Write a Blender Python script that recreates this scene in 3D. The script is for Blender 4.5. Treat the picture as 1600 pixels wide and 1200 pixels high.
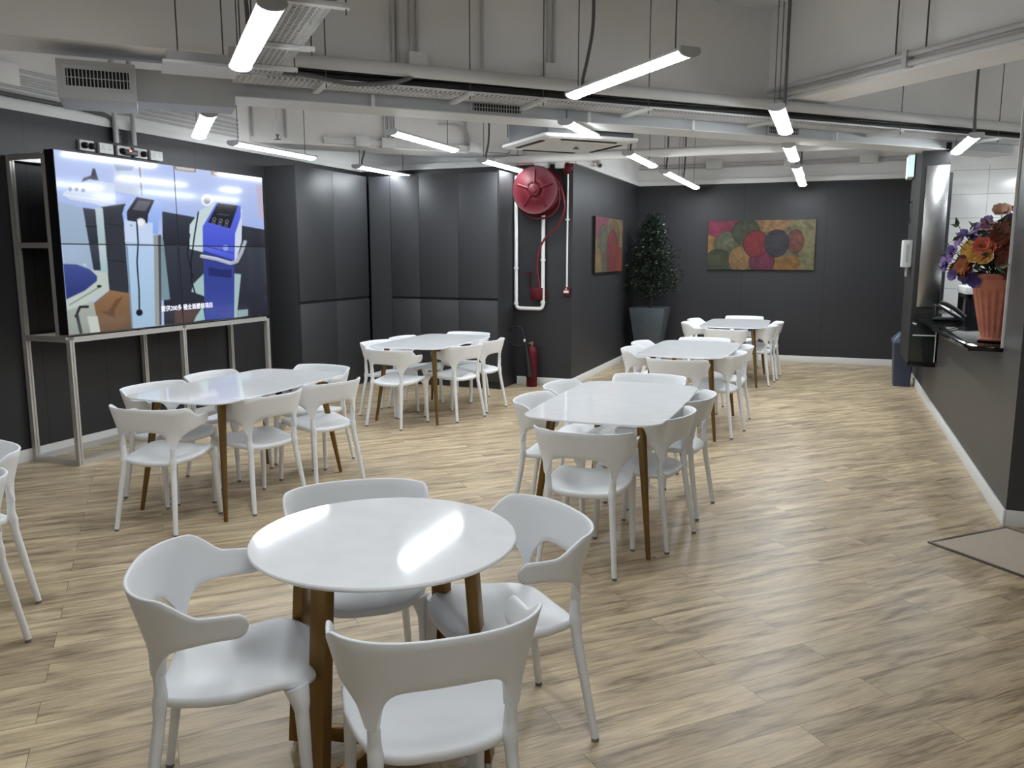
import bpy, bmesh, math, random
import numpy as np
from mathutils import Vector, Matrix
PI = math.pi
random.seed(7)
SC = bpy.context.scene
for o in list(bpy.data.objects):
    bpy.data.objects.remove(o)
C = SC.collection

# ------------------------------------------------------------------ camera
EYE = 1.62
PITCH = math.atan(200 / 1280.0)
YAW = math.radians(21.1)
cam = bpy.data.cameras.new('camera')
cam.sensor_fit = 'HORIZONTAL'; cam.sensor_width = 36.0; cam.lens = 36.0 * 1280 / 1600
cam.clip_start = 0.05; cam.clip_end = 100
co = bpy.data.objects.new('camera', cam); C.objects.link(co)
co.location = (0, 0, EYE); co.rotation_euler = (PI / 2 - PITCH, 0, YAW)
SC.camera = co
# ------------------------------------------------------------------ world, exposure
w = bpy.data.worlds.new('world'); SC.world = w; w.use_nodes = True
w.node_tree.nodes['Background'].inputs[0].default_value = (0.75, 0.8, 0.9, 1)
w.node_tree.nodes['Background'].inputs[1].default_value = 0.03
SC.view_settings.view_transform = 'Standard'; SC.view_settings.look = 'None'
SC.view_settings.gamma = 1; SC.view_settings.use_curve_mapping = False
SC.view_settings.exposure = 0.0
LAMP = 51.0
LAMP_COL = (0.90, 0.96, 1.0, 1)

# ------------------------------------------------------------------ materials
def new_mat(name):
    m = bpy.data.materials.new(name); m.use_nodes = True
    nt = m.node_tree; b = nt.nodes['Principled BSDF']
    return m, nt, b
def lin(c):
    return tuple(((x / 255) / 12.92 if x / 255 <= .04045 else ((x / 255 + .055) / 1.055) ** 2.4) for x in c)
def mat(name, col, rough=.5, metal=0, bump=0, bscale=60, var=0, vscale=4, coat=0, spec=.5, stretch=None, srgb=True):
    m, nt, b = new_mat(name)
    c = lin(col) if srgb else col
    b.inputs['Base Color'].default_value = (*c, 1)
    b.inputs['Roughness'].default_value = rough; b.inputs['Metallic'].default_value = metal
    b.inputs['Specular IOR Level'].default_value = spec
    if coat: b.inputs['Coat Weight'].default_value = coat; b.inputs['Coat Roughness'].default_value = .08
    tc = nt.nodes.new('ShaderNodeTexCoord'); src = tc.outputs['Object']
    if stretch:
        mp = nt.nodes.new('ShaderNodeMapping'); mp.inputs['Scale'].default_value = stretch
        nt.links.new(src, mp.inputs[0]); src = mp.outputs[0]
    if var:
        n = nt.nodes.new('ShaderNodeTexNoise'); n.inputs['Scale'].default_value = vscale; n.inputs['Detail'].default_value = 4
        nt.links.new(src, n.inputs['Vector'])
        r = nt.nodes.new('ShaderNodeMapRange'); r.inputs['From Min'].default_value = .3; r.inputs['From Max'].default_value = .7
        r.inputs['To Min'].default_value = 1 - var; r.inputs['To Max'].default_value = 1 + var
        nt.links.new(n.outputs[0], r.inputs[0])
        mx = nt.nodes.new('ShaderNodeVectorMath'); mx.operation = 'SCALE'; mx.inputs[0].default_value = c
        nt.links.new(r.outputs[0], mx.inputs['Scale']); nt.links.new(mx.outputs[0], b.inputs['Base Color'])
    if bump:
        n = nt.nodes.new('ShaderNodeTexNoise'); n.inputs['Scale'].default_value = bscale; n.inputs['Detail'].default_value = 3
        nt.links.new(src, n.inputs['Vector'])
        bp = nt.nodes.new('ShaderNodeBump'); bp.inputs['Strength'].default_value = bump; bp.inputs['Distance'].default_value = .01
        nt.links.new(n.outputs[0], bp.inputs['Height']); nt.links.new(bp.outputs[0], b.inputs['Normal'])
    return m
def emit(name, col, s):
    m, nt, b = new_mat(name)
    b.inputs['Base Color'].default_value = (.8, .8, .8, 1)
    b.inputs['Emission Color'].default_value = col; b.inputs['Emission Strength'].default_value = s
    return m

M = {}
M['chair'] = mat('white_plastic', (238, 240, 243), .42, bump=.03, bscale=300)
M['foot'] = mat('grey_rubber', (120, 118, 116), .7)
M['stone'] = mat('white_stone_top', (242, 243, 246), .07, var=.03, vscale=9)
M['edge'] = mat('table_underside', (40, 38, 36), .6)
M['bronze'] = mat('bronze_metal', (128, 100, 58), .38, metal=.75, var=.12, vscale=6, stretch=(1, 1, .3))
M['gold'] = mat('gold_brown_metal', (126, 96, 52), .36, metal=.7, var=.15, vscale=5, stretch=(1, 1, .25))
M['plaster'] = mat('ceiling_plaster', (234, 233, 232), .85, bump=.12, bscale=40, var=.05, vscale=1.5)
M['beam'] = mat('beam_plaster', (232, 231, 230), .85, bump=.15, bscale=30, var=.06, vscale=1.2)
M['trim'] = mat('white_trim', (222, 222, 220), .5)
M['white_metal'] = mat('white_painted_metal', (212, 213, 212), .45)
M['grey_metal'] = mat('grey_painted_metal', (176, 178, 180), .45, var=.04)
M['galv'] = mat('galvanised_steel', (206, 208, 210), .45, metal=.3, var=.12, vscale=5)
M['pipe'] = mat('pale_painted_pipe', (190, 190, 190), .45, var=.05, vscale=3)
M['alu'] = mat('aluminium_profile', (205, 203, 200), .4, metal=.6)
M['aludark'] = mat('aluminium_slot', (60, 58, 56), .5, metal=.5)
M['black'] = mat('black_plastic', (16, 16, 18), .4)
M['rubber'] = mat('black_rubber', (14, 14, 15), .6)
M['cable'] = mat('grey_flexible_conduit', (88, 88, 90), .6)
M['rod'] = mat('dark_threaded_rod', (88, 86, 84), .5, metal=.5)
M['red'] = mat('red_enamel', (84, 9, 24), .5, var=.06, spec=.3)
M['redhose'] = mat('red_hose_rubber', (108, 22, 34), .45)
M['whitepipe'] = mat('white_enamel_pipe', (232, 232, 230), .35)
M['door'] = mat('grey_cabinet_laminate', (55, 56, 59), .5, var=.03, vscale=2)
M['gap'] = mat('dark_gap', (14, 14, 15), .8)
M['granite'] = mat('black_granite', (14, 14, 15), .06, var=.3, vscale=160)
M['steel'] = mat('brushed_steel', (190, 190, 190), .24, metal=1, bump=.05, bscale=50, stretch=(1, 1, 12))
M['terracotta'] = mat('terracotta', (166, 98, 76), .75, bump=.25, bscale=50, var=.12, vscale=14)
M['planter'] = mat('slate_planter', (74, 82, 88), .5, var=.15, vscale=7)
M['soil'] = mat('soil', (40, 32, 26), .95, bump=.6, bscale=40)
M['bin'] = mat('navy_plastic', (54, 62, 84), .4)
M['binlid'] = mat('blue_grey_plastic', (80, 90, 112), .4)
M['leaf'] = mat('dark_green_leaf', (28, 42, 30), .38, var=.35, vscale=9)
M['leaf2'] = mat('bouquet_leaf', (44, 62, 36), .5, var=.3, vscale=20)
M['bark'] = mat('brown_bark', (58, 44, 34), .85, bump=.5, bscale=50)
M['glassdark'] = mat('dark_glass', (34, 40, 40), .06)
M['mat'] = mat('taupe_entrance_carpet', (196, 182, 164), .95, bump=.5, bscale=500, var=.06, vscale=60)
M['matedge'] = mat('dark_metal_edging', (98, 92, 86), .4, metal=.4)
M['frame_black'] = mat('canvas_edge', (20, 18, 18), .7)
M['label'] = mat('white_label', (225, 222, 220), .6)
M['brass'] = mat('brass', (190, 165, 110), .3, metal=.9)
M['lamp'] = emit('lamp_diffuser', LAMP_COL, LAMP)
M['sign'] = emit('lit_sign', (.55, .85, .82, 1), .9)
M['led'] = emit('red_led', (1, .05, .03, 1), 6)
M['phone_screen'] = emit('phone_screen', (.3, .33, .36, 1), .3)

def wall_mat(name, col, rough, axis, period, off=0.0, seam=.35):
    m, nt, b = new_mat(name); L = nt.links
    b.inputs['Roughness'].default_value = rough; b.inputs['Specular IOR Level'].default_value = .4
    tc = nt.nodes.new('ShaderNodeTexCoord'); sp = nt.nodes.new('ShaderNodeSeparateXYZ'); L.new(tc.outputs['Object'], sp.inputs[0])
    a = nt.nodes.new('ShaderNodeMath'); a.operation = 'ADD'; a.inputs[1].default_value = off + 100 * period; L.new(sp.outputs[axis], a.inputs[0])
    md = nt.nodes.new('ShaderNodeMath'); md.operation = 'MODULO'; md.inputs[1].default_value = period; L.new(a.outputs[0], md.inputs[0])
    lt = nt.nodes.new('ShaderNodeMath'); lt.operation = 'LESS_THAN'; lt.inputs[1].default_value = .007; L.new(md.outputs[0], lt.inputs[0])
    n = nt.nodes.new('ShaderNodeTexNoise'); n.inputs['Scale'].default_value = 1.3; L.new(tc.outputs['Object'], n.inputs['Vector'])
    c = lin(col)
    cr = nt.nodes.new('ShaderNodeValToRGB'); cr.color_ramp.elements[0].position = .3; cr.color_ramp.elements[1].position = .7
    cr.color_ramp.elements[0].color = (*[x * .94 for x in c], 1); cr.color_ramp.elements[1].color = (*[x * 1.06 for x in c], 1)
    L.new(n.outputs[0], cr.inputs[0])
    mx = nt.nodes.new('ShaderNodeMix'); mx.data_type = 'RGBA'; L.new(lt.outputs[0], mx.inputs[0]); L.new(cr.outputs[0], mx.inputs[6])
    mx.inputs[7].default_value = (*[x * seam for x in c], 1); L.new(mx.outputs[2], b.inputs['Base Color'])
    n2 = nt.nodes.new('ShaderNodeTexNoise'); n2.inputs['Scale'].default_value = 180; L.new(tc.outputs['Object'], n2.inputs['Vector'])
    bp = nt.nodes.new('ShaderNodeBump'); bp.inputs['Strength'].default_value = .06; bp.inputs['Distance'].default_value = .005
    L.new(n2.outputs[0], bp.inputs['Height']); L.new(bp.outputs[0], b.inputs['Normal'])
    return m
GREY = (47, 47, 50)
M['wallx'] = wall_mat('dark_grey_panelling_x', GREY, .5, 0, 1.2, .1)
M['wally'] = wall_mat('dark_grey_panelling_y', GREY, .5, 1, .62, .2)
M['wallr'] = wall_mat('grey_panelling_counter', (66, 65, 66), .4, 1, 1.15, .3, .6)

def tile_mat():
    m, nt, b = new_mat('white_glazed_tile'); L = nt.links
    tc = nt.nodes.new('ShaderNodeTexCoord'); mp = nt.nodes.new('ShaderNodeMapping'); mp.inputs['Rotation'].default_value = (PI / 2, 0, 0)
    L.new(tc.outputs['Object'], mp.inputs[0])
    br = nt.nodes.new('ShaderNodeTexBrick'); br.offset = 0; br.inputs['Scale'].default_value = 1
    br.inputs['Brick Width'].default_value = .6; br.inputs['Row Height'].default_value = .3; br.inputs['Mortar Size'].default_value = .003
    br.inputs['Color1'].default_value = (.80, .81, .80, 1); br.inputs['Color2'].default_value = (.82, .82, .81, 1); br.inputs['Mortar'].default_value = (.4, .4, .39, 1)
    L.new(mp.outputs[0], br.inputs[0]); L.new(br.outputs[0], b.inputs['Base Color']); b.inputs['Roughness'].default_value = .15
    return m
M['tile'] = tile_mat()

def floor_mat():
    m, nt, b = new_mat('oak_vinyl_planks'); L = nt.links; N = nt.nodes.new
    tc = N('ShaderNodeTexCoord'); mp = N('ShaderNodeMapping'); mp.inputs['Rotation'].default_value = (0, 0, -PI / 4)
    L.new(tc.outputs['Object'], mp.inputs[0])
    br = N('ShaderNodeTexBrick'); br.offset = .37; br.inputs['Scale'].default_value = 1
    br.inputs['Brick Width'].default_value = 1.22; br.inputs['Row Height'].default_value = .155
    br.inputs['Mortar Size'].default_value = .0012; br.inputs['Mortar Smooth'].default_value = .3
    br.inputs['Color1'].default_value = (0, 0, 0, 1); br.inputs['Color2'].default_value = (1, 1, 1, 1); br.inputs['Mortar'].default_value = (.5, .5, .5, 1)
    L.new(mp.outputs[0], br.inputs[0])
    # each plank shifts the grain
    sc = N('ShaderNodeVectorMath'); sc.operation = 'MULTIPLY_ADD'; sc.inputs[1].default_value = (7, 3, 5)
    L.new(br.outputs[0], sc.inputs[0]); L.new(mp.outputs[0], sc.inputs[2])
    def noise(scale, stretch, det, dist=0):
        q = N('ShaderNodeMapping'); q.inputs['Scale'].default_value = stretch; L.new(sc.outputs[0], q.inputs[0])
        n = N('ShaderNodeTexNoise'); n.inputs['Scale'].default_value = scale; n.inputs['Detail'].default_value = det
        n.inputs['Distortion'].default_value = dist; L.new(q.outputs[0], n.inputs['Vector']); return n
    n1 = noise(2.0, (1, 6.5, 1), 5, .9); n2 = noise(9, (1, 14, 1), 6, .3); n3 = noise(1.0, (1, 3, 1), 2, .2)
    add = N('ShaderNodeMath'); add.operation = 'MULTIPLY_ADD'; add.inputs[1].default_value = .45; L.new(n2.outputs[0], add.inputs[0]); 
    m2 = N('ShaderNodeMath'); m2.operation = 'MULTIPLY'; m2.inputs[1].default_value = .75; L.new(n1.outputs[0], m2.inputs[0]); L.new(m2.outputs[0], add.inputs[2])
    cr = N('ShaderNodeValToRGB'); e = cr.color_ramp.elements
    e[0].position = .42; e[0].color = (*lin((128, 108, 84)), 1); e[1].position = .76; e[1].color = (*lin((214, 196, 164)), 1)
    x = e.new(.53); x.color = (*lin((168, 150, 124)), 1); x = e.new(.63); x.color = (*lin((194, 174, 142)), 1)
    L.new(add.outputs[0], cr.inputs[0])
    # plank tone
    pr = N('ShaderNodeMapRange'); pr.inputs['To Min'].default_value = .88; pr.inputs['To Max'].default_value = 1.08; L.new(br.outputs[0], pr.inputs[0])
    p3 = N('ShaderNodeMapRange'); p3.inputs['From Min'].default_value = .3; p3.inputs['From Max'].default_value = .7
    p3.inputs['To Min'].default_value = .9; p3.inputs['To Max'].default_value = 1.08; L.new(n3.outputs[0], p3.inputs[0])
    pm = N('ShaderNodeMath'); pm.operation = 'MULTIPLY'; L.new(pr.outputs[0], pm.inputs[0]); L.new(p3.outputs[0], pm.inputs[1])
    vs = N('ShaderNodeVectorMath'); vs.operation = 'SCALE'; L.new(cr.outputs[0], vs.inputs[0]); L.new(pm.outputs[0], vs.inputs['Scale'])
    mx = N('ShaderNodeMix'); mx.data_type = 'RGBA'; L.new(br.outputs['Fac'], mx.inputs[0]); L.new(vs.outputs[0], mx.inputs[6])
    mx.inputs[7].default_value = (*lin((104, 88, 70)), 1); L.new(mx.outputs[2], b.inputs['Base Color'])
    b.inputs['Roughness'].default_value = .34; b.inputs['Specular IOR Level'].default_value = .45
    rr = N('ShaderNodeMapRange'); rr.inputs['To Min'].default_value = .28; rr.inputs['To Max'].default_value = .46; L.new(n2.outputs[0], rr.inputs[0]); L.new(rr.outputs[0], b.inputs['Roughness'])
    bp = N('ShaderNodeBump'); bp.inputs['Strength'].default_value = .25; bp.inputs['Distance'].default_value = .002
    L.new(n2.outputs[0], bp.inputs['Height']); L.new(bp.outputs[0], b.inputs['Normal'])
    return m
M['floor'] = floor_mat()

# ------------------------------------------------------------------ geometry helpers
class MB:
    def __init__(s): s.v = []; s.f = []; s.mi = []; s.cur = 0
    def add(s, vs, fs, T=None):
        n = len(s.v)
        for p in vs:
            s.v.append(tuple(T @ Vector(p)) if T else tuple(p))
        for f in fs: s.f.append(tuple(i + n for i in f)); s.mi.append(s.cur)
        return s
    def box(s, a, b, T=None):
        x0, y0, z0 = a; x1, y1, z1 = b
        return s.add([(x0, y0, z0), (x1, y0, z0), (x1, y1, z0), (x0, y1, z0), (x0, y0, z1), (x1, y0, z1), (x1, y1, z1), (x0, y1, z1)],
              [(0, 3, 2, 1), (4, 5, 6, 7), (0, 1, 5, 4), (1, 2, 6, 5), (2, 3, 7, 6), (3, 0, 4, 7)], T)
    def rings(s, R, cap=True, closed=False, T=None):
        n = len(R[0]); vs = [p for r in R for p in r]; fs = []
        m = len(R)
        for i in range(m if closed else m - 1):
            j = (i + 1) % m
            for k in range(n):
                l = (k + 1) % n; fs.append((i * n + k, i * n + l, j * n + l, j * n + k))
        if cap and not closed:
            fs.append(tuple(range(n))[::-1]); fs.append(tuple((m - 1) * n + k for k in range(n)))
        return s.add(vs, fs, T)
    def tube(s, pts, rad, n=10, cap=True, closed=False, T=None, sq=1.0):
        P = [Vector(p) for p in pts]; m = len(P)
        if not hasattr(rad, '__len__'): rad = [rad] * m
        R = []; u = None
        for i in range(m):
            a = P[(i - 1) % m] if (closed or i > 0) else P[i]; c = P[(i + 1) % m] if (closed or i < m - 1) else P[i]
            d = (c - a).normalized()
            if u is None:
                u = d.cross(Vector((0, 0, 1)));
                if u.length < .01: u = Vector((1, 0, 0))
            u = (u - d * u.dot(d)).normalized(); v = d.cross(u)
            R.append([P[i] + (u * math.cos(2 * PI * k / n) + v * math.sin(2 * PI * k / n) * sq) * rad[i] for k in range(n)])
        return s.rings(R, cap, closed, T)
    def lathe(s, prof, n=24, T=None, cap=True):
        return s.rings([[(r * math.cos(2 * PI * k / n), r * math.sin(2 * PI * k / n), z) for k in range(n)] for r, z in prof], cap, False, T)
    def prism(s, poly, z0, z1, T=None):
        return s.rings([[(x, y, z0) for x, y in poly], [(x, y, z1) for x, y in poly]], True, False, T)
def fix(me, bevel=0, seg=2, smooth=True, ang=40, recalc=True):
    bm = bmesh.new(); bm.from_mesh(me)
    if recalc: bmesh.ops.recalc_face_normals(bm, faces=bm.faces)
    if bevel:
        es = [e for e in bm.edges if len(e.link_faces) == 2 and e.calc_face_angle(0) > .6]
        bmesh.ops.bevel(bm, geom=es, offset=bevel, segments=seg, affect='EDGES', profile=.5, clamp_overlap=True)
    bm.to_mesh(me); bm.free()
    if smooth:
        for p in me.polygons: p.use_smooth = True
        me.set_sharp_from_angle(angle=math.radians(ang))
def mk(name, mb, m, parent=None, bevel=0, seg=2, smooth=True, ang=40, loc=None, rz=None, label=None, cat=None, group=None, kind=None):
    me = bpy.data.meshes.new(name); me.from_pydata(mb.v, [], mb.f)
    ms = m if isinstance(m, list) else [m]
    for x in ms: me.materials.append(M[x] if isinstance(x, str) else x)
    if len(ms) > 1: me.polygons.foreach_set('material_index', mb.mi)
    fix(me, bevel, seg, smooth, ang)
    o = bpy.data.objects.new(name, me); C.objects.link(o)
    if parent: o.parent = parent
    if loc: o.location = loc
    if rz is not None: o.rotation_euler.z = rz
    tag(o, label, cat, group, kind)
    return o
def tag(o, label=None, cat=None, group=None, kind=None):
    if label: o['label'] = label
    if cat: o['category'] = cat
    if group: o['group'] = group
    if kind: o['kind'] = kind
    return o
def empty(name, loc, rz=0, label=None, cat=None, group=None):
    o = bpy.data.objects.new(name, None); C.objects.link(o); o.empty_display_size = .1
    o.location = loc; o.rotation_euler.z = rz
    return tag(o, label, cat, group)
def copy_tree(o, parent=None):
    c = o.copy(); C.objects.link(c); c.parent = parent
    for ch in [x for x in bpy.data.objects if x.parent == o]: copy_tree(ch, c)
    return c
def box_(name, a, b, m, **k): return mk(name, MB().box(a, b), m, **k)
def TM(loc=(0, 0, 0), rz=0, rx=0, ry=0): return Matrix.Translation(loc) @ Matrix.Rotation(rz, 4, 'Z') @ Matrix.Rotation(ry, 4, 'Y') @ Matrix.Rotation(rx, 4, 'X')
S2 = 2 ** -.5
BT = Matrix.Rotation(PI / 4, 4, 'Z')           # building axes: local x = e3, local y = e4
def bp_(e3, e4, z=0): return (S2 * (e3 - e4), S2 * (e3 + e4), z)

# ------------------------------------------------------------------ setting
DK = 2.72; TOPZ = 3.67
def st(name, a, b, m, **k): return box_(name, a, b, m, kind='structure', smooth=False, **k)
st('floor', (-6.3, -3.3, -.1), (5, 13.6, 0), 'floor')
st('ceiling', (-6.3, -3.3, TOPZ), (5, 13.6, TOPZ + .1), 'plaster')
st('wall_left', (-6.1, -3.1, 0), (-5.9, 9.9, DK), 'wally')
st('wall_left_upper', (-6.1, -3.1, DK), (-5.93, 9.9, TOPZ), 'plaster')
st('wall_rear', (-5.9, 9.72, 0), (-2.96, 9.9, DK), 'wallx')
st('wall_rear_upper', (-5.93, 9.75, DK), (-3.0, 9.9, TOPZ), 'plaster')
st('wall_return', (-3.14, 9.9, 0), (-2.96, 13.3, DK), 'wally')
st('wall_return_upper', (-3.14, 9.9, DK), (-3.0, 13.34, TOPZ), 'plaster')
st('wall_far', (-3.14, 13.3, 0), (1.27, 13.5, DK), 'wallx')
st('wall_far_upper', (-3.14, 13.34, DK), (4.7, 13.5, TOPZ), 'plaster')
st('wall_far_kitchen', (1.27, 13.34, 0), (4.7, 13.5, DK), 'plaster')
st('wall_back', (-6.1, -3.3, 0), (5, -3.1, TOPZ), 'plaster')
st('wall_east', (4.7, -3.1, 0), (4.9, 12.4, TOPZ), 'plaster')
# counter wall: low part, near post, far post
st('wall_right', (1.07, 6.07, 0), (1.22, 10.6, 1.0), 'wallr')
st('wall_right_near', (1.07, 5.55, 0), (1.22, 6.07, TOPZ), 'wallr')
st('wall_right_far', (1.07, 10.6, 0), (1.22, 13.3, 2.55), 'wally')
st('wall_front_return', (1.22, 5.55, 0), (4.7, 5.7, TOPZ), 'wallx')
st('wall_kitchen', (1.22, 12.1, 0), (4.7, 12.3, 2.76), 'tile')
st('wall_kitchen_upper', (1.22, 12.08, 2.76), (4.7, 12.3, TOPZ), 'plaster')
st('trim_1', (1.055, 6.07, 1.03), (1.225, 6.082, TOPZ - .5), 'trim')
# cornices over the dark panelling
st('trim_2', (-5.93, -3.1, DK), (-5.885, 9.72, DK + .07), 'trim')
st('trim_3', (-5.885, 9.69, DK), (-2.945, 9.735, DK + .07), 'trim')
st('trim_4', (-2.97, 9.735, DK), (-2.925, 13.3, DK + .07), 'trim')
st('trim_5', (-2.925, 13.255, DK), (1.07, 13.31, DK + .07), 'trim')
# skirting
def base(name, a, b): return box_(name, a, b, 'trim', kind='structure', bevel=.004, seg=2)
base('baseboard_left', (-5.9, -3.1, 0), (-5.885, 7.7, .1))
base('baseboard_rear', (-3.68, 9.705, 0), (-2.945, 9.72, .1))
base('baseboard_return', (-2.96, 9.72, 0), (-2.945, 13.285, .1))
base('baseboard_far', (-2.945, 13.285, 0), (1.07, 13.3, .1))
base('baseboard_right', (1.054, 5.535, 0), (1.07, 13.285, .1))
base('baseboard_front_return', (1.07, 5.535, 0), (4.7, 5.55, .1))
mb = MB().box((-2, 5.8, 2.9), (4.72, 6.25, TOPZ), BT)
mk('ceiling_beam', mb, 'beam', kind='structure', smooth=False)
mk('ceiling_beam_right', MB().box((5.37, 5.8, 2.9), (9.3, 6.25, TOPZ), BT), 'beam', kind='structure', smooth=False)
mk('ceiling_beam_cross', MB().box((4.97, -1.0, 2.9), (5.37, 6.25, TOPZ), BT).box((4.72,5.8,2.9),(4.97,6.25,TOPZ),BT), 'beam', kind='structure', smooth=False)
mk('ceiling_beam_rear', MB().box((-1.0, 9.5, 2.84), (4.6, 9.95, TOPZ), BT), 'beam', kind='structure', smooth=False)
# rear column beside the cabinets
st('wall_rear_pier', (-3.735, 9.2, 0), (-3.712, 9.72, 2.62), 'wally')

# entrance carpet set into the floor
e0 = bp_(0, 0)
cp = Vector((.6, 5.04, 0))
q = [cp, cp + Vector((S2, S2, 0)) * .66, cp + Vector((S2, S2, 0)) * .66 + Vector((S2, -S2, 0)) * 1.9, cp + Vector((S2, -S2, 0)) * 1.9]
r = empty('entrance_mat', tuple(cp), 0, 'taupe carpet mat with dark metal edging at the near end of the counter wall', 'mat')
T = Matrix.Rotation(PI / 4, 4, 'Z')
mk('carpet', MB().box((.02, -1.88, 0), (.64, -.02, .006), T), 'mat', r)
mk('edging', MB().box((0, -1.9, 0), (.66, -1.88, .008), T).box((0, -.02, 0), (.66, 0, .008), T).box((0, -1.88, 0), (.02, -.02, .008), T).box((.64, -1.88, 0), (.66, -.02, .008), T), 'matedge', r)

# ------------------------------------------------------------------ lamps
def make_lamp(cx, cy, rz, label, L=1.25, z=2.62):
    t = empty('pendant_light', (cx, cy, z), rz, label, 'ceiling light', 'slim white linear pendant lights')
    # local x is the length
    hw = .062
    prof = [(-hw, .026), (-hw * .8, .046), (hw * .8, .046), (hw, .026)]
    mk('housing', MB().rings([[(x, y, zz) for y, zz in prof] for x in (-L / 2, L / 2)]), 'white_metal', t, bevel=.003)
    n = 9; arc = [(-hw * .80 * math.cos(PI * k / (n - 1)), .0255 - .026 * math.sin(PI * k / (n - 1))) for k in range(n)]
    mk('diffuser', MB().rings([[(x, y, zz) for y, zz in arc] for x in (-L / 2 + .012, L / 2 - .012)]), 'lamp', t)
    for sx in (-1, 1):
        arc2 = [(-hw * 1.03 * math.cos(PI * k / (n - 1)), .028 - .032 * math.sin(PI * k / (n - 1))) for k in range(n)] + [(hw * .9, .048), (-hw * .9, .048)]
        mk('end_cap', MB().rings([[(sx * (L / 2 - .012), y, zz) for y, zz in arc2], [(sx * (L / 2 + .006), y, zz) for y, zz in arc2]]), 'grey_metal', t)
        mk('suspension_rod', MB().tube([(sx * (L / 2 - .1), .02, .045), (sx * (L / 2 - .1), .02, TOPZ - z)], .0035, 6), 'rod', t)
    return t
def flex(lamp, pts, label='dark flexible cable'):
    o = mk('power_cable', MB().tube(smooth_path(pts, 6), .011, 8), 'cable', lamp); o['label'] = label
def smooth_path(P, k=6):
    P = [Vector(p) for p in P]; out = []
    for i in range(len(P) - 1):
        a = P[max(i - 1, 0)]; b = P[i]; c = P[i + 1]; d = P[min(i + 2, len(P) - 1)]
        for j in range(k):
            t = j / k
            out.append(.5 * ((2 * b) + (c - a) * t + (2 * a - 5 * b + 4 * c - d) * t * t + (3 * b - a - 3 * c + d) * t ** 3))
    out.append(P[-1]); return out
A45 = 3 * PI / 4
lp = make_lamp(-2.645, 3.415, A45, 'largest bright linear light, top left beside the perforated tray, pointing at the viewer')
flex(lp, [(.45, -.03, .05), (.47, -.03, .3), (.4, 0, .6), (.45, 0, 1.05)])
lp = make_lamp(-4.73, 5.43, A45, 'short-looking diagonal linear light above the left top corner of the video wall')
flex(lp, [(-.45, 0, .05), (-.44, 0, .15), (-.36, 0, .3), (-.36, 0, .55), (-.36, 0, 1.05)])
lp = make_lamp(-1.17, 4.835, A45, 'long bright linear light slanting across the upper middle of the room, nearest the beam')
flex(lp, [(.5, 0, .05), (.5, 0, .1), (.44, 0, .22), (.38, 0, .4), (.38, 0, .7), (.38, 0, 1.05)])
rowsA = [
 (-5.18, 6.94, 'linear light over the right top corner of the video wall'),
 (-3.50, 6.87, 'linear light left of centre above the table in front of the cabinets'),
 (-5.18, 9.06, 'linear light hanging close to the corner of the grey cabinets'),
 (-3.59, 9.02, 'linear light in front of the red hose reel'),
 (-1.98, 6.90, 'linear light just in front of the ceiling cassette air conditioner'),
 (-1.98, 9.00, 'linear light right behind the ceiling cassette, above the side wall picture'),
 (-1.98, 10.95, 'second to last linear light of the row above the potted tree'),
 (-1.98, 12.25, 'last and smallest linear light of the row above the potted tree'),
 (-.42, 6.82, 'nearest linear light of the row in line with the far wall painting'),
 (-.44, 8.95, 'second linear light from the front in the row before the far wall painting'),
 (-.445, 10.9, 'third linear light from the front in the row before the far wall painting'),
 (-.455, 12.63, 'farthest linear light of the row before the far wall painting'),
 (1.10, 8.84, 'nearer linear light above the black counter shelf'),
 (1.06, 10.65, 'farther linear light above the black counter shelf, beside the steel panel'),
]
for i, (x, y, lb) in enumerate(rowsA):
    if i == 11: y = 12.3
    lp = make_lamp(x, y, PI / 2, lb)
    if y > 8: flex(lp, [(-.5, 0, .05), (-.5, 0, .1), (-.42, 0, .32), (-.42, 0, 1.0)])
    elif i == 8: flex(lp, [(-.5, -.05, .05), (-.5, -.05, .3), (-.47, -.05, .7), (-.4, -.05, 1.0)])
# lamps of the same grid nearer to and behind the viewer
for e3, e4, lb in [(.54, 1.38, 'linear light over the floor just in front of the viewer'), 
                   (-1.5, 4.24, 'linear light over the floor left of the round table'), (.54, -1.5, 'linear light behind the viewer'),]:
    p = bp_(e3, e4); make_lamp(p[0], p[1], A45, lb)
for x, y, lb in ((2.3, 10.9, 'unseen linear light added inside the kitchen to brighten the white tiled wall'), (3.6, 10.9, 'unseen linear light added inside the kitchen in the far right corner'),
                 (2.3, 7.6, 'unseen linear light added inside the kitchen behind the flowers'), (3.6, 7.6, 'unseen linear light added inside the kitchen at the right wall')): make_lamp(x, y, PI / 2, lb)  # out-of-view lamps added to brighten the kitchen interior

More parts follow.
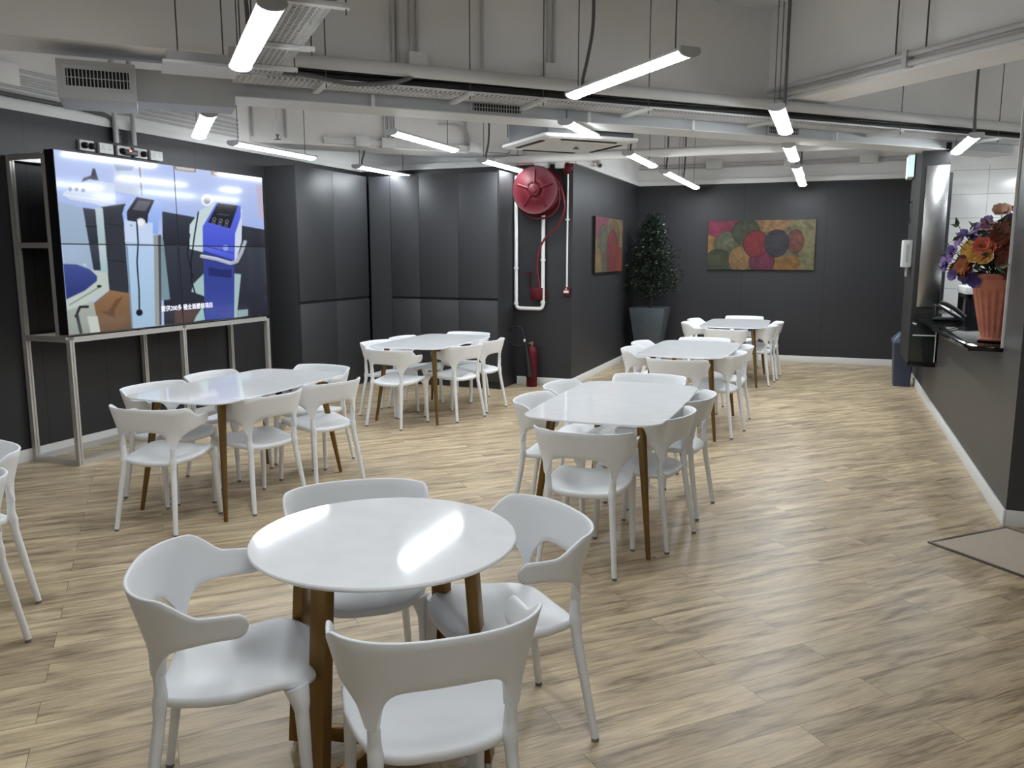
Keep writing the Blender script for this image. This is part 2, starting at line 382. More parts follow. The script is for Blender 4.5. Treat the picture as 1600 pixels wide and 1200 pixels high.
# ------------------------------------------------------------------ chair
POST = {}
def chair_band():
    # plan curve (half, from back centre to arm tip), then mirrored
    half = []
    n = 40; a, b_ = .242, .175
    for i in range(n + 1):
        th = PI / 2 * i / n
        half.append((a * abs(math.sin(th)) ** .8, -.08 - b_ * abs(math.cos(th)) ** .8))
    for i in range(1, 12):
        t = i / 11; half.append((a - .012 * t * t, -.08 + .125 * t))
    # resample by arc length
    d = [0]
    for i in range(1, len(half)): d.append(d[-1] + math.dist(half[i], half[i - 1]))
    Lh = d[-1]; sN = 84
    def P(s):
        s = min(max(abs(s), 0), Lh)
        for i in range(1, len(d)):
            if d[i] >= s - 1e-9:
                t = (s - d[i - 1]) / (d[i] - d[i - 1] + 1e-12)
                return (half[i - 1][0] * (1 - t) + half[i][0] * t, half[i - 1][1] * (1 - t) + half[i][1] * t)
        return half[-1]
    # arc position of the post (x about .2)
    sp = next(d[i] for i in range(len(d)) if half[i][0] > .180)
    POST['p'] = P(sp); q1, q2 = P(sp + .004), P(sp - .004); l = math.dist(q1, q2); POST['n'] = ((q1[1] - q2[1]) / l, -(q1[0] - q2[0]) / l)
    ss = [(-1 + 2 * i / (2 * sN)) * Lh for i in range(2 * sN + 1)]
    R = []
    sm = lambda t: (lambda u: u * u * (3 - 2 * u))(min(max(t, 0), 1))
    for s in ss:
        q = abs(s); sg = 1 if s >= 0 else -1
        x, y = P(q); x2, y2 = P(min(q + .004, Lh)); x1, y1 = P(max(q - .004, 0))
        tx, ty = x2 - x1, y2 - y1; l = math.hypot(tx, ty) or 1; nx, ny = ty / l, -tx / l
        x *= sg; nx *= sg
        zt = .748 - .058 * sm((q - .255) / .10)
        dd = q - sp
        w = .022 if dd < 0 else .040; da = max(abs(dd) - .013, 0)
        zb = .614 - .108 * math.exp(-da / w) + .006 * sm((q - .3) / .1)
        r = .034
        if q > Lh - r:
            k = math.sqrt(max(1 - ((q - (Lh - r)) / r) ** 2, .0)); c = (zt + zb) / 2; h = (zt - zb) / 2 * max(k, .06)
            zt, zb = c + h, c - h
        th = .0055; ring = []
        nv = 7
        def pt(z, side):
            u_ = min(max((.60 - z) / .09, 0), 1); th = .0055 + .0105 * u_ * u_ * (3 - 2 * u_)
            lean = (z - .62) * .26 if z > .56 else (.56 - .62) * .26 + (z - .56) * .05
            o_ = lean + side * th
            return (x + nx * o_, y + ny * o_, z)
        for k in range(nv): ring.append(pt(zb + (zt - zb) * k / (nv - 1) , 1))
        ring.append(pt(zt + .003, .5)); ring.append(pt(zt + .003, -.5))
        for k in range(nv): ring.append(pt(zt - (zt - zb) * k / (nv - 1), -1))
        ring.append(pt(zb - .003, -.5)); ring.append(pt(zb - .003, .5))
        R.append(ring)
    return MB().rings(R)
def chair_seat():
    n = 64; R = []
    def zf(x, y):
        t = min(max((y + .06) / .18, 0), 1); z = .442 + .022 * t * t * (3 - 2 * t) - .030 * math.exp(-(x / .14) ** 2 - ((y + .07) / .12) ** 2)
        z -= .034 * max(0, (y - .11) / .11) ** 2
        z -= .010 * max(0, (-y - .12) / .1)
        return z + .006 * (abs(x) / .2) ** 2
    def out(k, r):
        th = 2 * PI * k / n; c, s = math.cos(th), math.sin(th); e = 2 / (3.4 if s > 0 else 4.6)
        hw = .222; x = hw * math.copysign(abs(c) ** e, c) * r; y = .218 * math.copysign(abs(s) ** e, s) * r
        if y < 0: x *= 1 + .72 * y    # narrower at the back
        else: x *= 1 - .12 * y
        return x, y
    sec = [(.06, 0), (.2, 0), (.35, 0), (.5, 0), (.64, 0), (.77, 0), (.88, 0), (.95, -.001), (.985, -.005), (1, -.013), (.995, -.024), (.97, -.032), (.9, -.034), (.6, -.03), (.2, -.03), (.05, -.03)]
    for r, dz in sec: R.append([(*out(k, r), zf(*out(k, r)) + dz) for k in range(n)])
    return MB().rings(R)
def chair_leg(sx, rear):
    mb = MB()
    if rear:
        px, py = POST['p']; nx, ny = POST['n']; bp = lambda z: (px + nx * (-.0156 + (z - .56) * .05), py + ny * (-.0156 + (z - .56) * .05), z)
        P = smooth_path([bp(.548), bp(.525), bp(.495), (bp(.455)), (.170, -.201, .42), (.173, -.206, .36), (.188, -.231, .2), (.205, -.262, .012)], 5)
        n = len(P); rad = []
        for p in P:
            z = p.z
            rad.append(.006 + .0105 * min((.55 - z) / .05, 1) if z > .5 else (.0165 + .004 * math.exp(-((z - .425) / .03) ** 2) if z > .36 else .013 + .0045 * (z / .36)))
    else:
        P = smooth_path([(.176, .158, .432), (.183, .166, .40), (.187, .171, .36), (.191, .178, .2), (.196, .188, .012)], 5)
        rad = [(.036 - (.432 - p.z) * .22 if p.z > .36 else .013 + .0072 * (p.z / .36)) for p in P]
    P = [Vector((p.x * sx, p.y, p.z)) for p in P]
    mb.tube(P, rad, 14)
    foot = MB().tube([P[-1] + Vector((0, 0, .002)), Vector((P[-1].x, P[-1].y, 0))], [.0133, .0127], 14)
    return mb, foot
def make_chair():
    t = empty('dining_chair', (0, 0, 0))
    mk('seat', chair_seat(), 'chair', t, ang=60); mk('backrest', chair_band(), 'chair', t, ang=60)
    for rear in (True, False):
        for sx in (-1, 1):
            a, f = chair_leg(sx, rear); l = mk('leg', a, 'chair', t, ang=60)
            mk('foot_pad', f, 'foot', l)
    return t
chair0 = make_chair(); used = [False]
def chair(x, y, deg, label, group):
    t = chair0 if not used[0] else copy_tree(chair0); used[0] = True
    t.location = (x, y, 0); t.rotation_euler.z = math.radians(deg)
    tag(t, label, 'chair', group)
W = 'white chair '
G0 = 'chairs around the round table'
chair(-1.56, 1.83, -56, W + 'left of the round table, facing right with both arm ends visible', G0)
chair(-.95, 1.83, 39, W + 'nearest the viewer at the round table, its back turned to us', G0)
chair(-.985, 2.43, 137, W + 'right of the round table, its curved back toward the right', G0)
chair(-1.53, 2.46, -142, W + 'behind the round table, mostly hidden by the tabletop', G0)
def table_chairs(where, group, spec):
    for (x, y, d, pos) in spec: chair(x, y, d, W + pos + ' ' + where, group)
NE, FE = 'at the near end of', 'at the far end of'
RN, RF, LN, LF = 'nearer of two right of', 'farther of two right of', 'nearer of two left of', 'farther of two left of'
table_chairs('the table before the video wall', 'chairs around the video wall table', [
 (-3.71, 3.81, 6, NE), (-3.50, 4.33, 74, RN), (-3.42, 4.93, 70, RF), (-4.10, 4.26, -92, LN), (-4.12, 4.86, -88, LF), (-3.76, 5.33, 172, FE)])
table_chairs('the table in front of the grey cabinets', 'chairs around the cabinet side table', [
 (-3.85, 6.94, -8, NE), (-3.53, 7.45, 72, RN), (-3.50, 7.98, 82, RF), (-4.15, 7.33, -92, LN), (-4.12, 7.86, -88, LF), (-3.85, 8.42, 178, FE)])
table_chairs('the nearest table of the right row', 'chairs around the nearest table of the right row', [
 (-1.14, 4.12, 0, NE), (-.97, 4.58, 78, RN), (-.93, 5.20, 84, RF), (-1.50, 4.75, -88, LN), (-1.50, 5.32, -90, LF), (-1.20, 5.76, 180, FE)])
table_chairs('the middle table of the right row', 'chairs around the middle table of the right row', [
 (-1.19, 7.19, -2, NE), (-.97, 7.63, 80, RN), (-.95, 8.20, 88, RF), (-1.54, 7.70, -90, LN), (-1.57, 8.26, -88, LF), (-1.22, 8.72, 180, FE)])
table_chairs('the farthest table of the right row', 'chairs around the farthest table of the right row', [
 (-1.16, 10.34, 0, NE), (-.89, 10.86, 84, RN), (-.84, 11.44, 87, RF), (-1.53, 11.02, -90, LN), (-1.54, 11.58, -90, LF), (-1.14, 12.22, 180, FE)])
chair(-3.30, 2.05, 180, W + 'cut off by the left edge of the view, nearer and lower', 'chairs at the left edge')
chair(-3.66, 2.40, 168, W + 'cut off by the left edge of the view, just behind another chair', 'chairs at the left edge')

# ------------------------------------------------------------------ tables
def boat(a, b_, rc, bulge=.02, n=10):
    pts = []
    for (cx, cy, a0) in ((a - rc, b_ - rc, 0), (-a + rc, b_ - rc, PI / 2), (-a + rc, -b_ + rc, PI), (a - rc, -b_ + rc, 3 * PI / 2)):
        for k in range(n + 1):
            t = a0 + PI / 2 * k / n; pts.append((cx + rc * math.cos(t), cy + rc * math.sin(t)))
    # add mid points so sides can bow
    out = []
    for i in range(len(pts)):
        p, q_ = pts[i], pts[(i + 1) % len(pts)]; out.append(p)
        if bulge and math.dist(p, q_) > .2:
            for j in range(1, 10): t = j / 10; out.append((p[0] * (1 - t) + q_[0] * t, p[1] * (1 - t) + q_[1] * t))
    return [(x * (1 + bulge * (1 - (y / b_) ** 2)), y * (1 + bulge * (1 - (x / a) ** 2))) for x, y in out]
def make_table():
    t = empty('dining_table', (0, 0, 0))
    poly = boat(.385, .70, .10, .045)
    sc = lambda k: [(x * k[0], y * k[1]) for x, y in poly]
    R = []
    for k, z in ((.97, .737), (.992, .738), (1, .7425), (.999, .7475), (.994, .75), (.6, .75), (.1, .75)):
        R.append([(x * (1 - (1 - k) * .8) if k > .9 else x * k, y * (1 - (1 - k) * .45) if k > .9 else y * k, z) for x, y in poly])
    mk('tabletop', MB().rings(R), 'stone', t, ang=50)
    mb = MB().box((-.26, -.52, .715), (-.22, .52, .737)).box((.22, -.52, .715), (.26, .52, .737))
    mb.box((-.30, -.56, .72), (.30, -.50, .737)).box((-.30, .50, .72), (.30, .56, .737))
    mk('support_frame', mb, 'edge', t, bevel=.002)
    for sx in (-1, 1):
        for sy in (-1, 1):
            a = Vector((sx * .255, sy * .53, .725)); b_ = Vector((sx * .335, sy * .64, 0))
            P = [a.lerp(b_, k / 6) for k in range(7)]
            l = mk('leg', MB().tube(P, [.027 - .0145 * k / 6 for k in range(7)], 16), 'bronze', t)
            mk('mounting_plate', MB().box((a.x - .055, a.y - .045, .727), (a.x + .055, a.y + .045, .737)), 'edge', l, bevel=.002)
            mk('bolt', MB().tube([(a.x - .04, a.y, .714), (a.x - .04, a.y, .728)], .007, 8).tube([(a.x + .04, a.y, .714), (a.x + .04, a.y, .728)], .007, 8), 'edge', l)
    return t
tb0 = make_table()
for i, (x, y, d, lb) in enumerate([
 (-1.17, 4.85, 0, 'rectangular white table on bronze legs, nearest of the three in the right row'),
 (-1.20, 7.88, -1, 'rectangular white table on bronze legs, middle of the three in the right row'),
 (-1.12, 11.1, 0, 'rectangular white table on bronze legs, farthest, before the far wall painting'),
 (-3.82, 7.63, 1, 'rectangular white table on bronze legs in front of the grey cabinets'),
 (-3.73, 4.54, 0, 'rectangular white table on bronze legs before the video wall')]):
    t = tb0 if i == 0 else copy_tree(tb0)
    t.location = (x, y, 0); t.rotation_euler.z = math.radians(d); tag(t, lb, 'table', 'rectangular white tables')
# round table
rt = empty('round_table', (-1.265, 2.165, 0), 0, 'round white stone-topped table on square gold-brown legs in the foreground', 'table')
RR_ = .415
mk('tabletop', MB().lathe([(.1, .728), (.37, .728), (RR_ - .012, .732), (RR_, .742), (RR_, .746), (RR_ - .003, .75), (.3, .75), (.05, .75)], 96), 'stone', rt, ang=30)
mk('under_plate', MB().lathe([(.1, .716), (.33, .716), (.345, .728), (.1, .728)], 64), 'edge', rt)
legs = [(-.315, -.055), (-.06, -.31), (.315, .06), (.06, .31)]
for lx, ly in legs:
    ang = math.atan2(ly, lx); a = Vector((lx * .86, ly * .86, .72)); b_ = Vector((lx * 1.02, ly * 1.02, .025))
    u = Vector((math.cos(ang), math.sin(ang), 0)) * .018; v = Vector((-math.sin(ang), math.cos(ang), 0)) * .031
    l = mk('leg', MB().rings([[p + u + v, p - u + v, p - u - v, p + u - v] for p in (a, b_)]), 'gold', rt, bevel=.003)
    mk('levelling_foot', MB().tube([(b_.x, b_.y, .025), (b_.x, b_.y, .01), (b_.x, b_.y, 0)], [.006, .014, .016], 12), 'alu', l)
mb = MB()
for k in (0, 1):
    p0 = Vector((*legs[k], .055)); p1 = Vector((*legs[k + 2], .055)); d = (p1 - p0).normalized(); v = Vector((-d.y, d.x, 0)) * .016; h = Vector((0, 0, .024 - k * .0015))
    mb.rings([[p + v + h, p - v + h, p - v - h, p + v - h] for p in (p0, p1)])
mk('cross_base', mb, 'gold', rt, bevel=.002)

# ------------------------------------------------------------------ pictures painted into vertex colours of a grid
def grid_mesh(name, origin, ux, uz, nx, ny, rgb, m):
    """rgb[ny,nx,3] in display values, row 0 on top; origin = top left corner"""
    o = np.array(origin, float); U = np.array(ux, float); V = np.array(uz, float)
    gu, gv = np.meshgrid(np.linspace(0, 1, nx), np.linspace(0, 1, ny))
    P = o + gu[..., None] * U + gv[..., None] * V
    vs = P.reshape(-1, 3).astype(np.float32)
    idx = np.arange(nx * ny).reshape(ny, nx)
    f = np.stack([idx[:-1, :-1], idx[1:, :-1], idx[1:, 1:], idx[:-1, 1:]], -1).reshape(-1, 4)
    me = bpy.data.meshes.new(name); me.from_pydata(vs.tolist(), [], f.tolist())
    c = rgb / 255.0; c = np.where(c <= .04045, c / 12.92, ((c + .055) / 1.055) ** 2.4)
    at = me.color_attributes.new('picture', 'FLOAT_COLOR', 'POINT')
    at.data.foreach_set('color', np.concatenate([c.reshape(-1, 3), np.ones((nx * ny, 1))], 1).astype(np.float32).ravel())
    me.materials.append(m); o_ = bpy.data.objects.new(name, me); C.objects.link(o_); return o_
class Pic:
    def __init__(s, X, Y, base):
        s.X, s.Y = X, Y; s.c = np.empty(X.shape + (3,)); s.c[:] = base
    def mask(s, poly):
        m = np.zeros(s.X.shape, bool); n = len(poly)
        for i in range(n):
            x0, y0 = poly[i]; x1, y1 = poly[(i + 1) % n]
            if y0 == y1: continue
            c = ((y0 > s.Y) != (y1 > s.Y)) & (s.X < (x1 - x0) * (s.Y - y0) / (y1 - y0) + x0)
            m ^= c
        return m
    def poly(s, p, col, a=1):
        m = s.mask(p); s.c[m] = s.c[m] * (1 - a) + np.array(col) * a
    def grad(s, p, c0, c1, ax=1):
        m = s.mask(p)
        if not m.any(): return
        v = (s.Y if ax else s.X)[m]; t = ((v - v.min()) / (np.ptp(v) + 1e-9))[:, None]
        s.c[m] = np.array(c0) * (1 - t) + np.array(c1) * t
    def circ(s, x, y, r, col, a=1, ry=None):
        m = ((s.X - x) / r) ** 2 + ((s.Y - y) / (ry or r)) ** 2 < 1; s.c[m] = s.c[m] * (1 - a) + np.array(col) * a
    def ringc(s, x, y, r, w, col):
        d = np.hypot(s.X - x, s.Y - y); s.c[abs(d - r) < w] = col
    def line(s, pts, w, col):
        for (x0, y0), (x1, y1) in zip(pts, pts[1:]):
            dx, dy = x1 - x0, y1 - y0; t = np.clip(((s.X - x0) * dx + (s.Y - y0) * dy) / (dx * dx + dy * dy), 0, 1)
            s.c[np.hypot(s.X - x0 - t * dx, s.Y - y0 - t * dy) < w / 2] = col
# --- video wall picture; polygon points are in the skewed view of the screen, mapped through a homography
def homog(src, dst):
    A = []
    for (x, y), (u, v) in zip(src, dst):
        A.append([x, y, 1, 0, 0, 0, -u * x, -u * y, -u]); A.append([0, 0, 0, x, y, 1, -v * x, -v * y, -v])
    return np.linalg.svd(np.array(A, float))[2][-1].reshape(3, 3)
Hm = homog([(0, 0), (1, 0), (1, 1), (0, 1)], [(285, 110), (1362, 265), (1390, 985), (355, 1085)])
NX, NY = 380, 220
def screen_pic(u0, u1, v0, v1, nx, ny):
    U, V = np.meshgrid(np.linspace(u0, u1, nx), np.linspace(v0, v1, ny))
    d = Hm[2, 0] * U + Hm[2, 1] * V + Hm[2, 2]
    X = (Hm[0, 0] * U + Hm[0, 1] * V + Hm[0, 2]) / d; Y = (Hm[1, 0] * U + Hm[1, 1] * V + Hm[1, 2]) / d
    P = Pic(X, Y, (170, 190, 232))
    P.grad([(200, 0), (1500, 0), (1500, 560), (200, 420)], (186, 202, 246), (160, 182, 236))
    P.poly([(590, 150), (750, 180), (745, 360), (600, 330)], (196, 206, 232))
    P.poly([(590, 180), (705, 195), (690, 225), (610, 225)], (150, 168, 205)); P.line([(730, 195), (740, 350)], 10, (120, 135, 170))
    P.poly([(905, 200), (1020, 210), (1018, 236), (912, 222)], (150, 130, 112)); P.poly([(915, 204), (1012, 214), (1010, 230), (920, 218)], (205, 200, 198))
    P.poly([(1095, 228), (1220, 245), (1218, 268), (1098, 248)], (170, 140, 118)); P.poly([(1110, 236), (1200, 248), (1198, 260), (1112, 246)], (215, 210, 210))
    P.poly([(1330, 300), (1362, 305), (1370, 480), (1345, 470)], (190, 180, 205))
    P.grad([(295, 380), (435, 420), (490, 740), (340, 715)], (160, 182, 212), (150, 172, 196))
    P.grad([(845, 440), (1380, 540), (1395, 1000), (850, 1035)], (52, 58, 70), (30, 32, 44))
    P.line([(920, 600), (1056, 625)], 6, (30, 34, 44)); P.line([(925, 580), (925, 850)], 5, (34, 38, 46))
    P.grad([(435, 418), (505, 428), (525, 745), (487, 742)], (62, 68, 82), (38, 44, 54))
    P.poly([(532, 415), (655, 398), (668, 865), (568, 852)], (46, 49, 58))
    P.line([(540, 500), (655, 520)], 5, (28, 30, 36)); P.line([(560, 690), (660, 700)], 5, (26, 28, 34)); P.line([(450, 515), (510, 520)], 5, (30, 32, 38))
    P.grad([(498, 420), (538, 420), (562, 760), (525, 758)], (190, 205, 215), (160, 190, 192))
    P.grad([(570, 848), (670, 865), (690, 1060), (500, 1075), (400, 985)], (146, 108, 72), (104, 76, 54), 1)
    P.poly([(560, 960), (600, 900), (640, 880), (590, 960), (600, 1000), (520, 960)], (96, 64, 44), .7)
    P.poly([(425, 712), (450, 706), (450, 725)], (190, 205, 215))
    P.poly([(430, 730), (560, 758), (568, 850), (440, 925), (345, 965), (345, 900)], (186, 198, 190))
    P.line([(360, 925), (520, 830)], 5, (110, 118, 116)); P.circ(515, 828, 12, (20, 22, 26), 1, 7)
    P.grad([(330, 708), (400, 712), (470, 740), (505, 775), (503, 800), (440, 850), (345, 895)], (62, 78, 150), (38, 50, 116))
    P.grad([(345, 955), (420, 930), (485, 905), (500, 990), (520, 1080), (355, 1090)], (168, 176, 166), (140, 148, 140))
    P.poly([(450, 985), (505, 985), (520, 1075), (470, 1080)], (190, 198, 190))
    P.line([(455, 935), (415, 935), (392, 985)], 12, (24, 26, 28)); P.line([(398, 975), (418, 1070)], 16, (50, 54, 54))
    P.poly([(330, 345), (400, 290), (520, 280), (600, 292), (605, 400), (540, 412), (470, 392), (370, 375)], (206, 218, 244))
    P.line([(335, 350), (480, 372), (600, 395)], 7, (228, 236, 252))
    for x, y in ((370, 320), (403, 321), (437, 326)): P.circ(x, y, 11, (118, 138, 172))
    P.poly([(428, 285), (440, 262), (478, 250), (488, 212), (500, 215), (517, 275), (470, 268)], (62, 62, 78))
    # left machine
    P.poly([(835, 560), (850, 590), (882, 900), (835, 905)], (118, 146, 158))
    P.grad([(645, 500), (840, 540), (835, 1035), (682, 1048)], (178, 206, 240), (156, 190, 214))
    P.poly([(800, 565), (836, 562), (834, 1036), (802, 1038)], (150, 152, 150)); P.poly([(822, 565), (838, 562), (836, 1036), (826, 1038)], (70, 76, 84))
    P.line([(660, 620), (684, 1045)], 8, (120, 140, 165))
    P.grad([(638, 450), (650, 410), (705, 363), (800, 366), (857, 410), (828, 480), (822, 560), (648, 520)], (176, 200, 252), (128, 166, 246))
    P.poly([(650, 478), (795, 500), (795, 610), (650, 600)], (196, 214, 244)); P.circ(684, 512, 5, (120, 140, 170))
    P.poly([(662, 440), (712, 364), (805, 380), (772, 455), (768, 502), (664, 486)], (38, 38, 48)); P.poly([(690, 430), (722, 380), (790, 388), (758, 438)], (92, 92, 104))
    P.circ(733, 499, 25, (236, 240, 248)); P.ringc(733, 499, 20, 2, (190, 200, 215))
    P.line([(712, 488), (719, 600), (712, 700), (721, 850), (722, 950)], 7, (16, 20, 34)); P.circ(722, 968, 17, (14, 16, 30))
    # right machine
    P.ringc(1076, 382, 24, 8, (226, 230, 238)); P.circ(1076, 384, 17, (128, 136, 150))
    P.poly([(982, 560), (985, 510), (1045, 430), (1120, 400), (1100, 665), (983, 635)], (196, 216, 220))
    P.poly([(990, 860), (1000, 820), (1055, 765), (1058, 885)], (158, 192, 194)); P.poly([(995, 1020), (1050, 935), (1060, 1010)], (150, 190, 190))
    P.poly([(905, 960), (1040, 935), (1000, 1020), (905, 1030)], (78, 54, 46))
    P.poly([(1210, 765), (1250, 770), (1225, 1000), (1200, 1000)], (160, 190, 192)); P.poly([(1225, 960), (1285, 955), (1285, 990), (1225, 1000)], (140, 168, 172))
    P.line([(1030, 445), (1010, 560), (990, 700), (990, 800), (1010, 870)], 7, (18, 20, 30)); P.line([(985, 560), (970, 660), (1000, 790)], 5, (18, 20, 30))
    P.poly([(1215, 430), (1258, 430), (1254, 600), (1222, 705), (1205, 690)], (204, 216, 236))
    P.grad([(1052, 640), (1216, 690), (1212, 1002), (1060, 1012)], (44, 58, 142), (56, 72, 160))
    P.poly([(1080, 730), (1150, 745), (1200, 745), (1200, 790), (1080, 775)], (30, 40, 108))
    P.grad([(1052, 520), (1125, 395), (1250, 412), (1250, 470), (1220, 560), (1216, 697), (1052, 642)], (92, 108, 236), (66, 82, 214))
    P.line([(1058, 618), (1214, 660)], 4, (44, 56, 160)); P.circ(1170, 632, 14, (150, 165, 240))
    P.poly([(1080, 498), (1132, 396), (1236, 410), (1195, 530)], (16, 17, 26)); P.line([(1130, 455), (1190, 462)], 3, (120, 125, 140))
    for x, y in ((1113, 482), (1146, 489), (1178, 495)): P.ringc(x, y, 8, 1.6, (150, 155, 165)); P.ringc(x - 4, y + 17, 7, 1.6, (130, 135, 145))
    P.line([(1045, 673), (1120, 688), (1195, 712), (1228, 702), (1250, 660), (1272, 602)], 19, (172, 178, 196)); P.line([(1045, 668), (1120, 683), (1195, 706)], 6, (212, 216, 230))
    return P.c
def pic_emit(name, s, spec_rough):
    m, nt, b = new_mat(name); a = nt.nodes.new('ShaderNodeVertexColor'); a.layer_name = 'picture'
    b.inputs['Base Color'].default_value = (.01, .01, .012, 1); b.inputs['Roughness'].default_value = spec_rough
    nt.links.new(a.outputs[0], b.inputs['Emission Color']); b.inputs['Emission Strength'].default_value = s; return m
def pic_paint(name):
    m, nt, b = new_mat(name); a = nt.nodes.new('ShaderNodeVertexColor'); a.layer_name = 'picture'
    b.inputs['Roughness'].default_value = .75; nt.links.new(a.outputs[0], b.inputs['Base Color']); return m
M['screen'] = pic_emit('display_picture', .95, .08)
M['caption'] = emit('caption_letters', (.74, .74, 1, 1), .92)
X0 = -5.385; Y0, Y1, Z0, Z1 = 4.585, 6.985, 1.02, 2.40
def text_mesh(name, s, size, m, parent, T, align='LEFT', extrude=.0005):
    cu = bpy.data.curves.new(name, 'FONT'); cu.body = s; cu.size = size; cu.align_x = align; cu.extrude = extrude; cu.resolution_u = 4
    o = bpy.data.objects.new(name, cu); C.objects.link(o); bpy.context.view_layer.update()
    me = bpy.data.meshes.new_from_object(o.evaluated_get(bpy.context.evaluated_depsgraph_get()))
    bpy.data.objects.remove(o); me.transform(T); me.name = name
    me.materials.clear(); me.materials.append(M[m]); q = bpy.data.objects.new(name, me); C.objects.link(q); q.parent = parent
    return q, (me.vertices and max(v.co.y for v in me.vertices) or 0)
corner = {(0, 0): 'upper left', (1, 0): 'upper right', (0, 1): 'lower left', (1, 1): 'lower right'}
what = {(0, 0): 'with the white machine head', (1, 0): 'with the blue control head', (0, 1): 'with the blue couch', (1, 1): 'with the end of the caption'}
ym = (Y0 + Y1) / 2; zm = (Z0 + Z1) / 2
# caption positions
cap_y0 = None
for i in (0, 1):
    for j in (0, 1):
        ya, yb = (Y0, ym) if i == 0 else (ym, Y1); zt, zb_ = (Z1, zm) if j == 0 else (zm, Z0)
        t = empty('flat_display', (X0 - .05, (ya + yb) / 2, zb_), 0, corner[(i, j)] + ' screen of the video wall, ' + what[(i, j)], 'screen', 'display panels of the video wall')
        lx, ly, lz = X0 - .05, (ya + yb) / 2, zb_
        mk('casing', MB().box((-.05, ya - ly + .0008, .0008), (.046, yb - ly - .0008, zt - zb_ - .0008)), 'black', t, smooth=False)
        g = .0045
        NXs, NYs, SS = 240, 138, 3
        pic = screen_pic(i * .5, i * .5 + .5, j * .5, j * .5 + .5, NXs * SS, NYs * SS).reshape(NYs, SS, NXs, SS, 3).mean((1, 3))
        pd = np.pad(pic, ((1, 1), (1, 1), (0, 0)), 'edge'); pic = pic * .5 + .125 * (pd[:-2, 1:-1] + pd[2:, 1:-1] + pd[1:-1, :-2] + pd[1:-1, 2:])
        pic = pic * .93 + pic.mean(2, keepdims=True) * .07
        s_ = grid_mesh('screen', (.0475, ya - ly + g, zt - zb_ - g), (0, yb - ya - 2 * g, 0), (0, 0, -(zt - zb_ - 2 * g)), NXs, NYs, pic, M['screen'])
        s_.parent = t
        if j == 1:
            # text runs along +y, glyph up = +z, facing +x
            T = Matrix(((0, 0, 1, .0485), (1, 0, 0, 0), (0, 1, 0, 0), (0, 0, 0, 1)))
            if i == 0: txt, yy, al = '提供200多', yb - ly - .008, 'RIGHT'
            else: txt, yy, al = '種全面體檢項目', ya - ly + .008, 'LEFT'
            Tt = Matrix.Translation((0, yy, .128)) @ T
            text_mesh('caption', txt, .0545, 'caption', t, Tt, al)
# status light and bracket plugs on the wall above
for k, (y, n) in enumerate([(5.33, 0), (5.53, 1), (5.72, 2), (5.91, 3), (6.10, 4)]):
    lbs = ['leftmost socket plate above the video wall, with two black plugs', 'second socket plate from the left above the video wall, empty', 'middle socket plate above the video wall, behind the red light', 'fourth socket plate above the video wall, with one black plug', 'rightmost socket plate above the video wall, empty']
    t = empty('socket_plate', (-5.9, y, 2.49), 0, lbs[k], 'socket', 'wall sockets above the video wall')
    mk('plate', MB().box((0, -.073, 0), (.03, .073, .086)), 'white_metal', t, bevel=.004)
    for sy in (-.036, .036):
        mb = MB()
        for a, b_ in ((0, .012), (-.011, -.008), (.011, -.008)): mb.box((.03, sy + a - .003, .045 + b_ - .004), (.0308, sy + a + .003, .045 + b_ + .004))
        mk('outlet', mb, 'black', t)
pg = [(5.295, 2.532, 'leftmost'), (5.365, 2.532, 'second'), (5.69, 2.53, 'third'), (5.93, 2.53, 'rightmost')]
for y, z, q_ in pg:
    mk('power_plug', MB().tube([(0, 0, 0), (.012, 0, 0), (.03, 0, 0), (.045, 0, 0)], [.026, .027, .024, .012], 14), 'rubber', loc=(-5.869, y, z), label='black power plug in the sockets above the video wall, ' + q_ + ' of four', cat='plug', group='black plugs above the video wall')
t = empty('extender_box', (-5.869, 5.77, 2.50), 0, 'small black box with a glowing red light between the sockets above the screens', 'adapter')
mk('body', MB().box((0, -.075, 0), (.03, .075, .05)), 'black', t, bevel=.004)
mk('indicator_light', MB().box((.03, -.02, .03), (.034, 0, .046)), 'led', t)

# ------------------------------------------------------------------ aluminium stand
sf = empty('display_stand', (-5.63, 5.79, 0), 0, 'slotted aluminium profile frame carrying the video wall', 'stand')
def prof(a, b_, name='rail', w=.04):
    """square slotted profile between two points (world), axis aligned"""
    a = Vector(a) - sf.location; b_ = Vector(b_) - sf.location; d = b_ - a; ax = max(range(3), key=lambda k: abs(d[k]))
    L = d[ax]; h = w / 2; g = .004; dp = .005
    # cross-section with a groove in each side
    sec = []
    side = [(-h, -h), (-g, -h), (-g, -h + dp), (g, -h + dp), (g, -h)]
    for k in range(4):
        c, s = [(1, 0), (0, 1), (-1, 0), (0, -1)][k]
        for x, y in side: sec.append((x * c - y * s, x * s + y * c))
    o1, o2 = [(1, 2), (2, 0), (0, 1)][ax]
    R = []
    for t in (0, L):
        r = []
        for x, y in sec:
            p = [0, 0, 0]; p[ax] = a[ax] + t; p[o1] = a[o1] + x; p[o2] = a[o2] + y; r.append(tuple(p))
        R.append(r)
    mb = MB(); mb.rings(R, cap=False)
    # end caps
    for k, r in enumerate(R): mb.add(r, [tuple(range(len(r)))])
    mk(name, mb, 'alu', sf, smooth=False)
xf, xb, xm = -5.40, -5.865, -5.47
yl, yr = 4.605, 6.965
ymid = ym
H1 = .985
for y in (yl, ymid, yr):
    prof((xf, y, 0), (xf, y, H1), 'post')
    prof((xb, y, 0), (xb, y, 2.38), 'post')
    prof((xm - .03, y, H1 + .02), (xm - .03, y, 2.36), 'post')
for z in (.02, H1):
    for x in (xf, xb):
        prof((x, yl + .02, z), (x, ymid - .02, z)); prof((x, ymid + .02, z), (x, yr - .02, z))
    for y in (yl, yr): prof((xb + .02, y, z), (xf - .02, y, z))
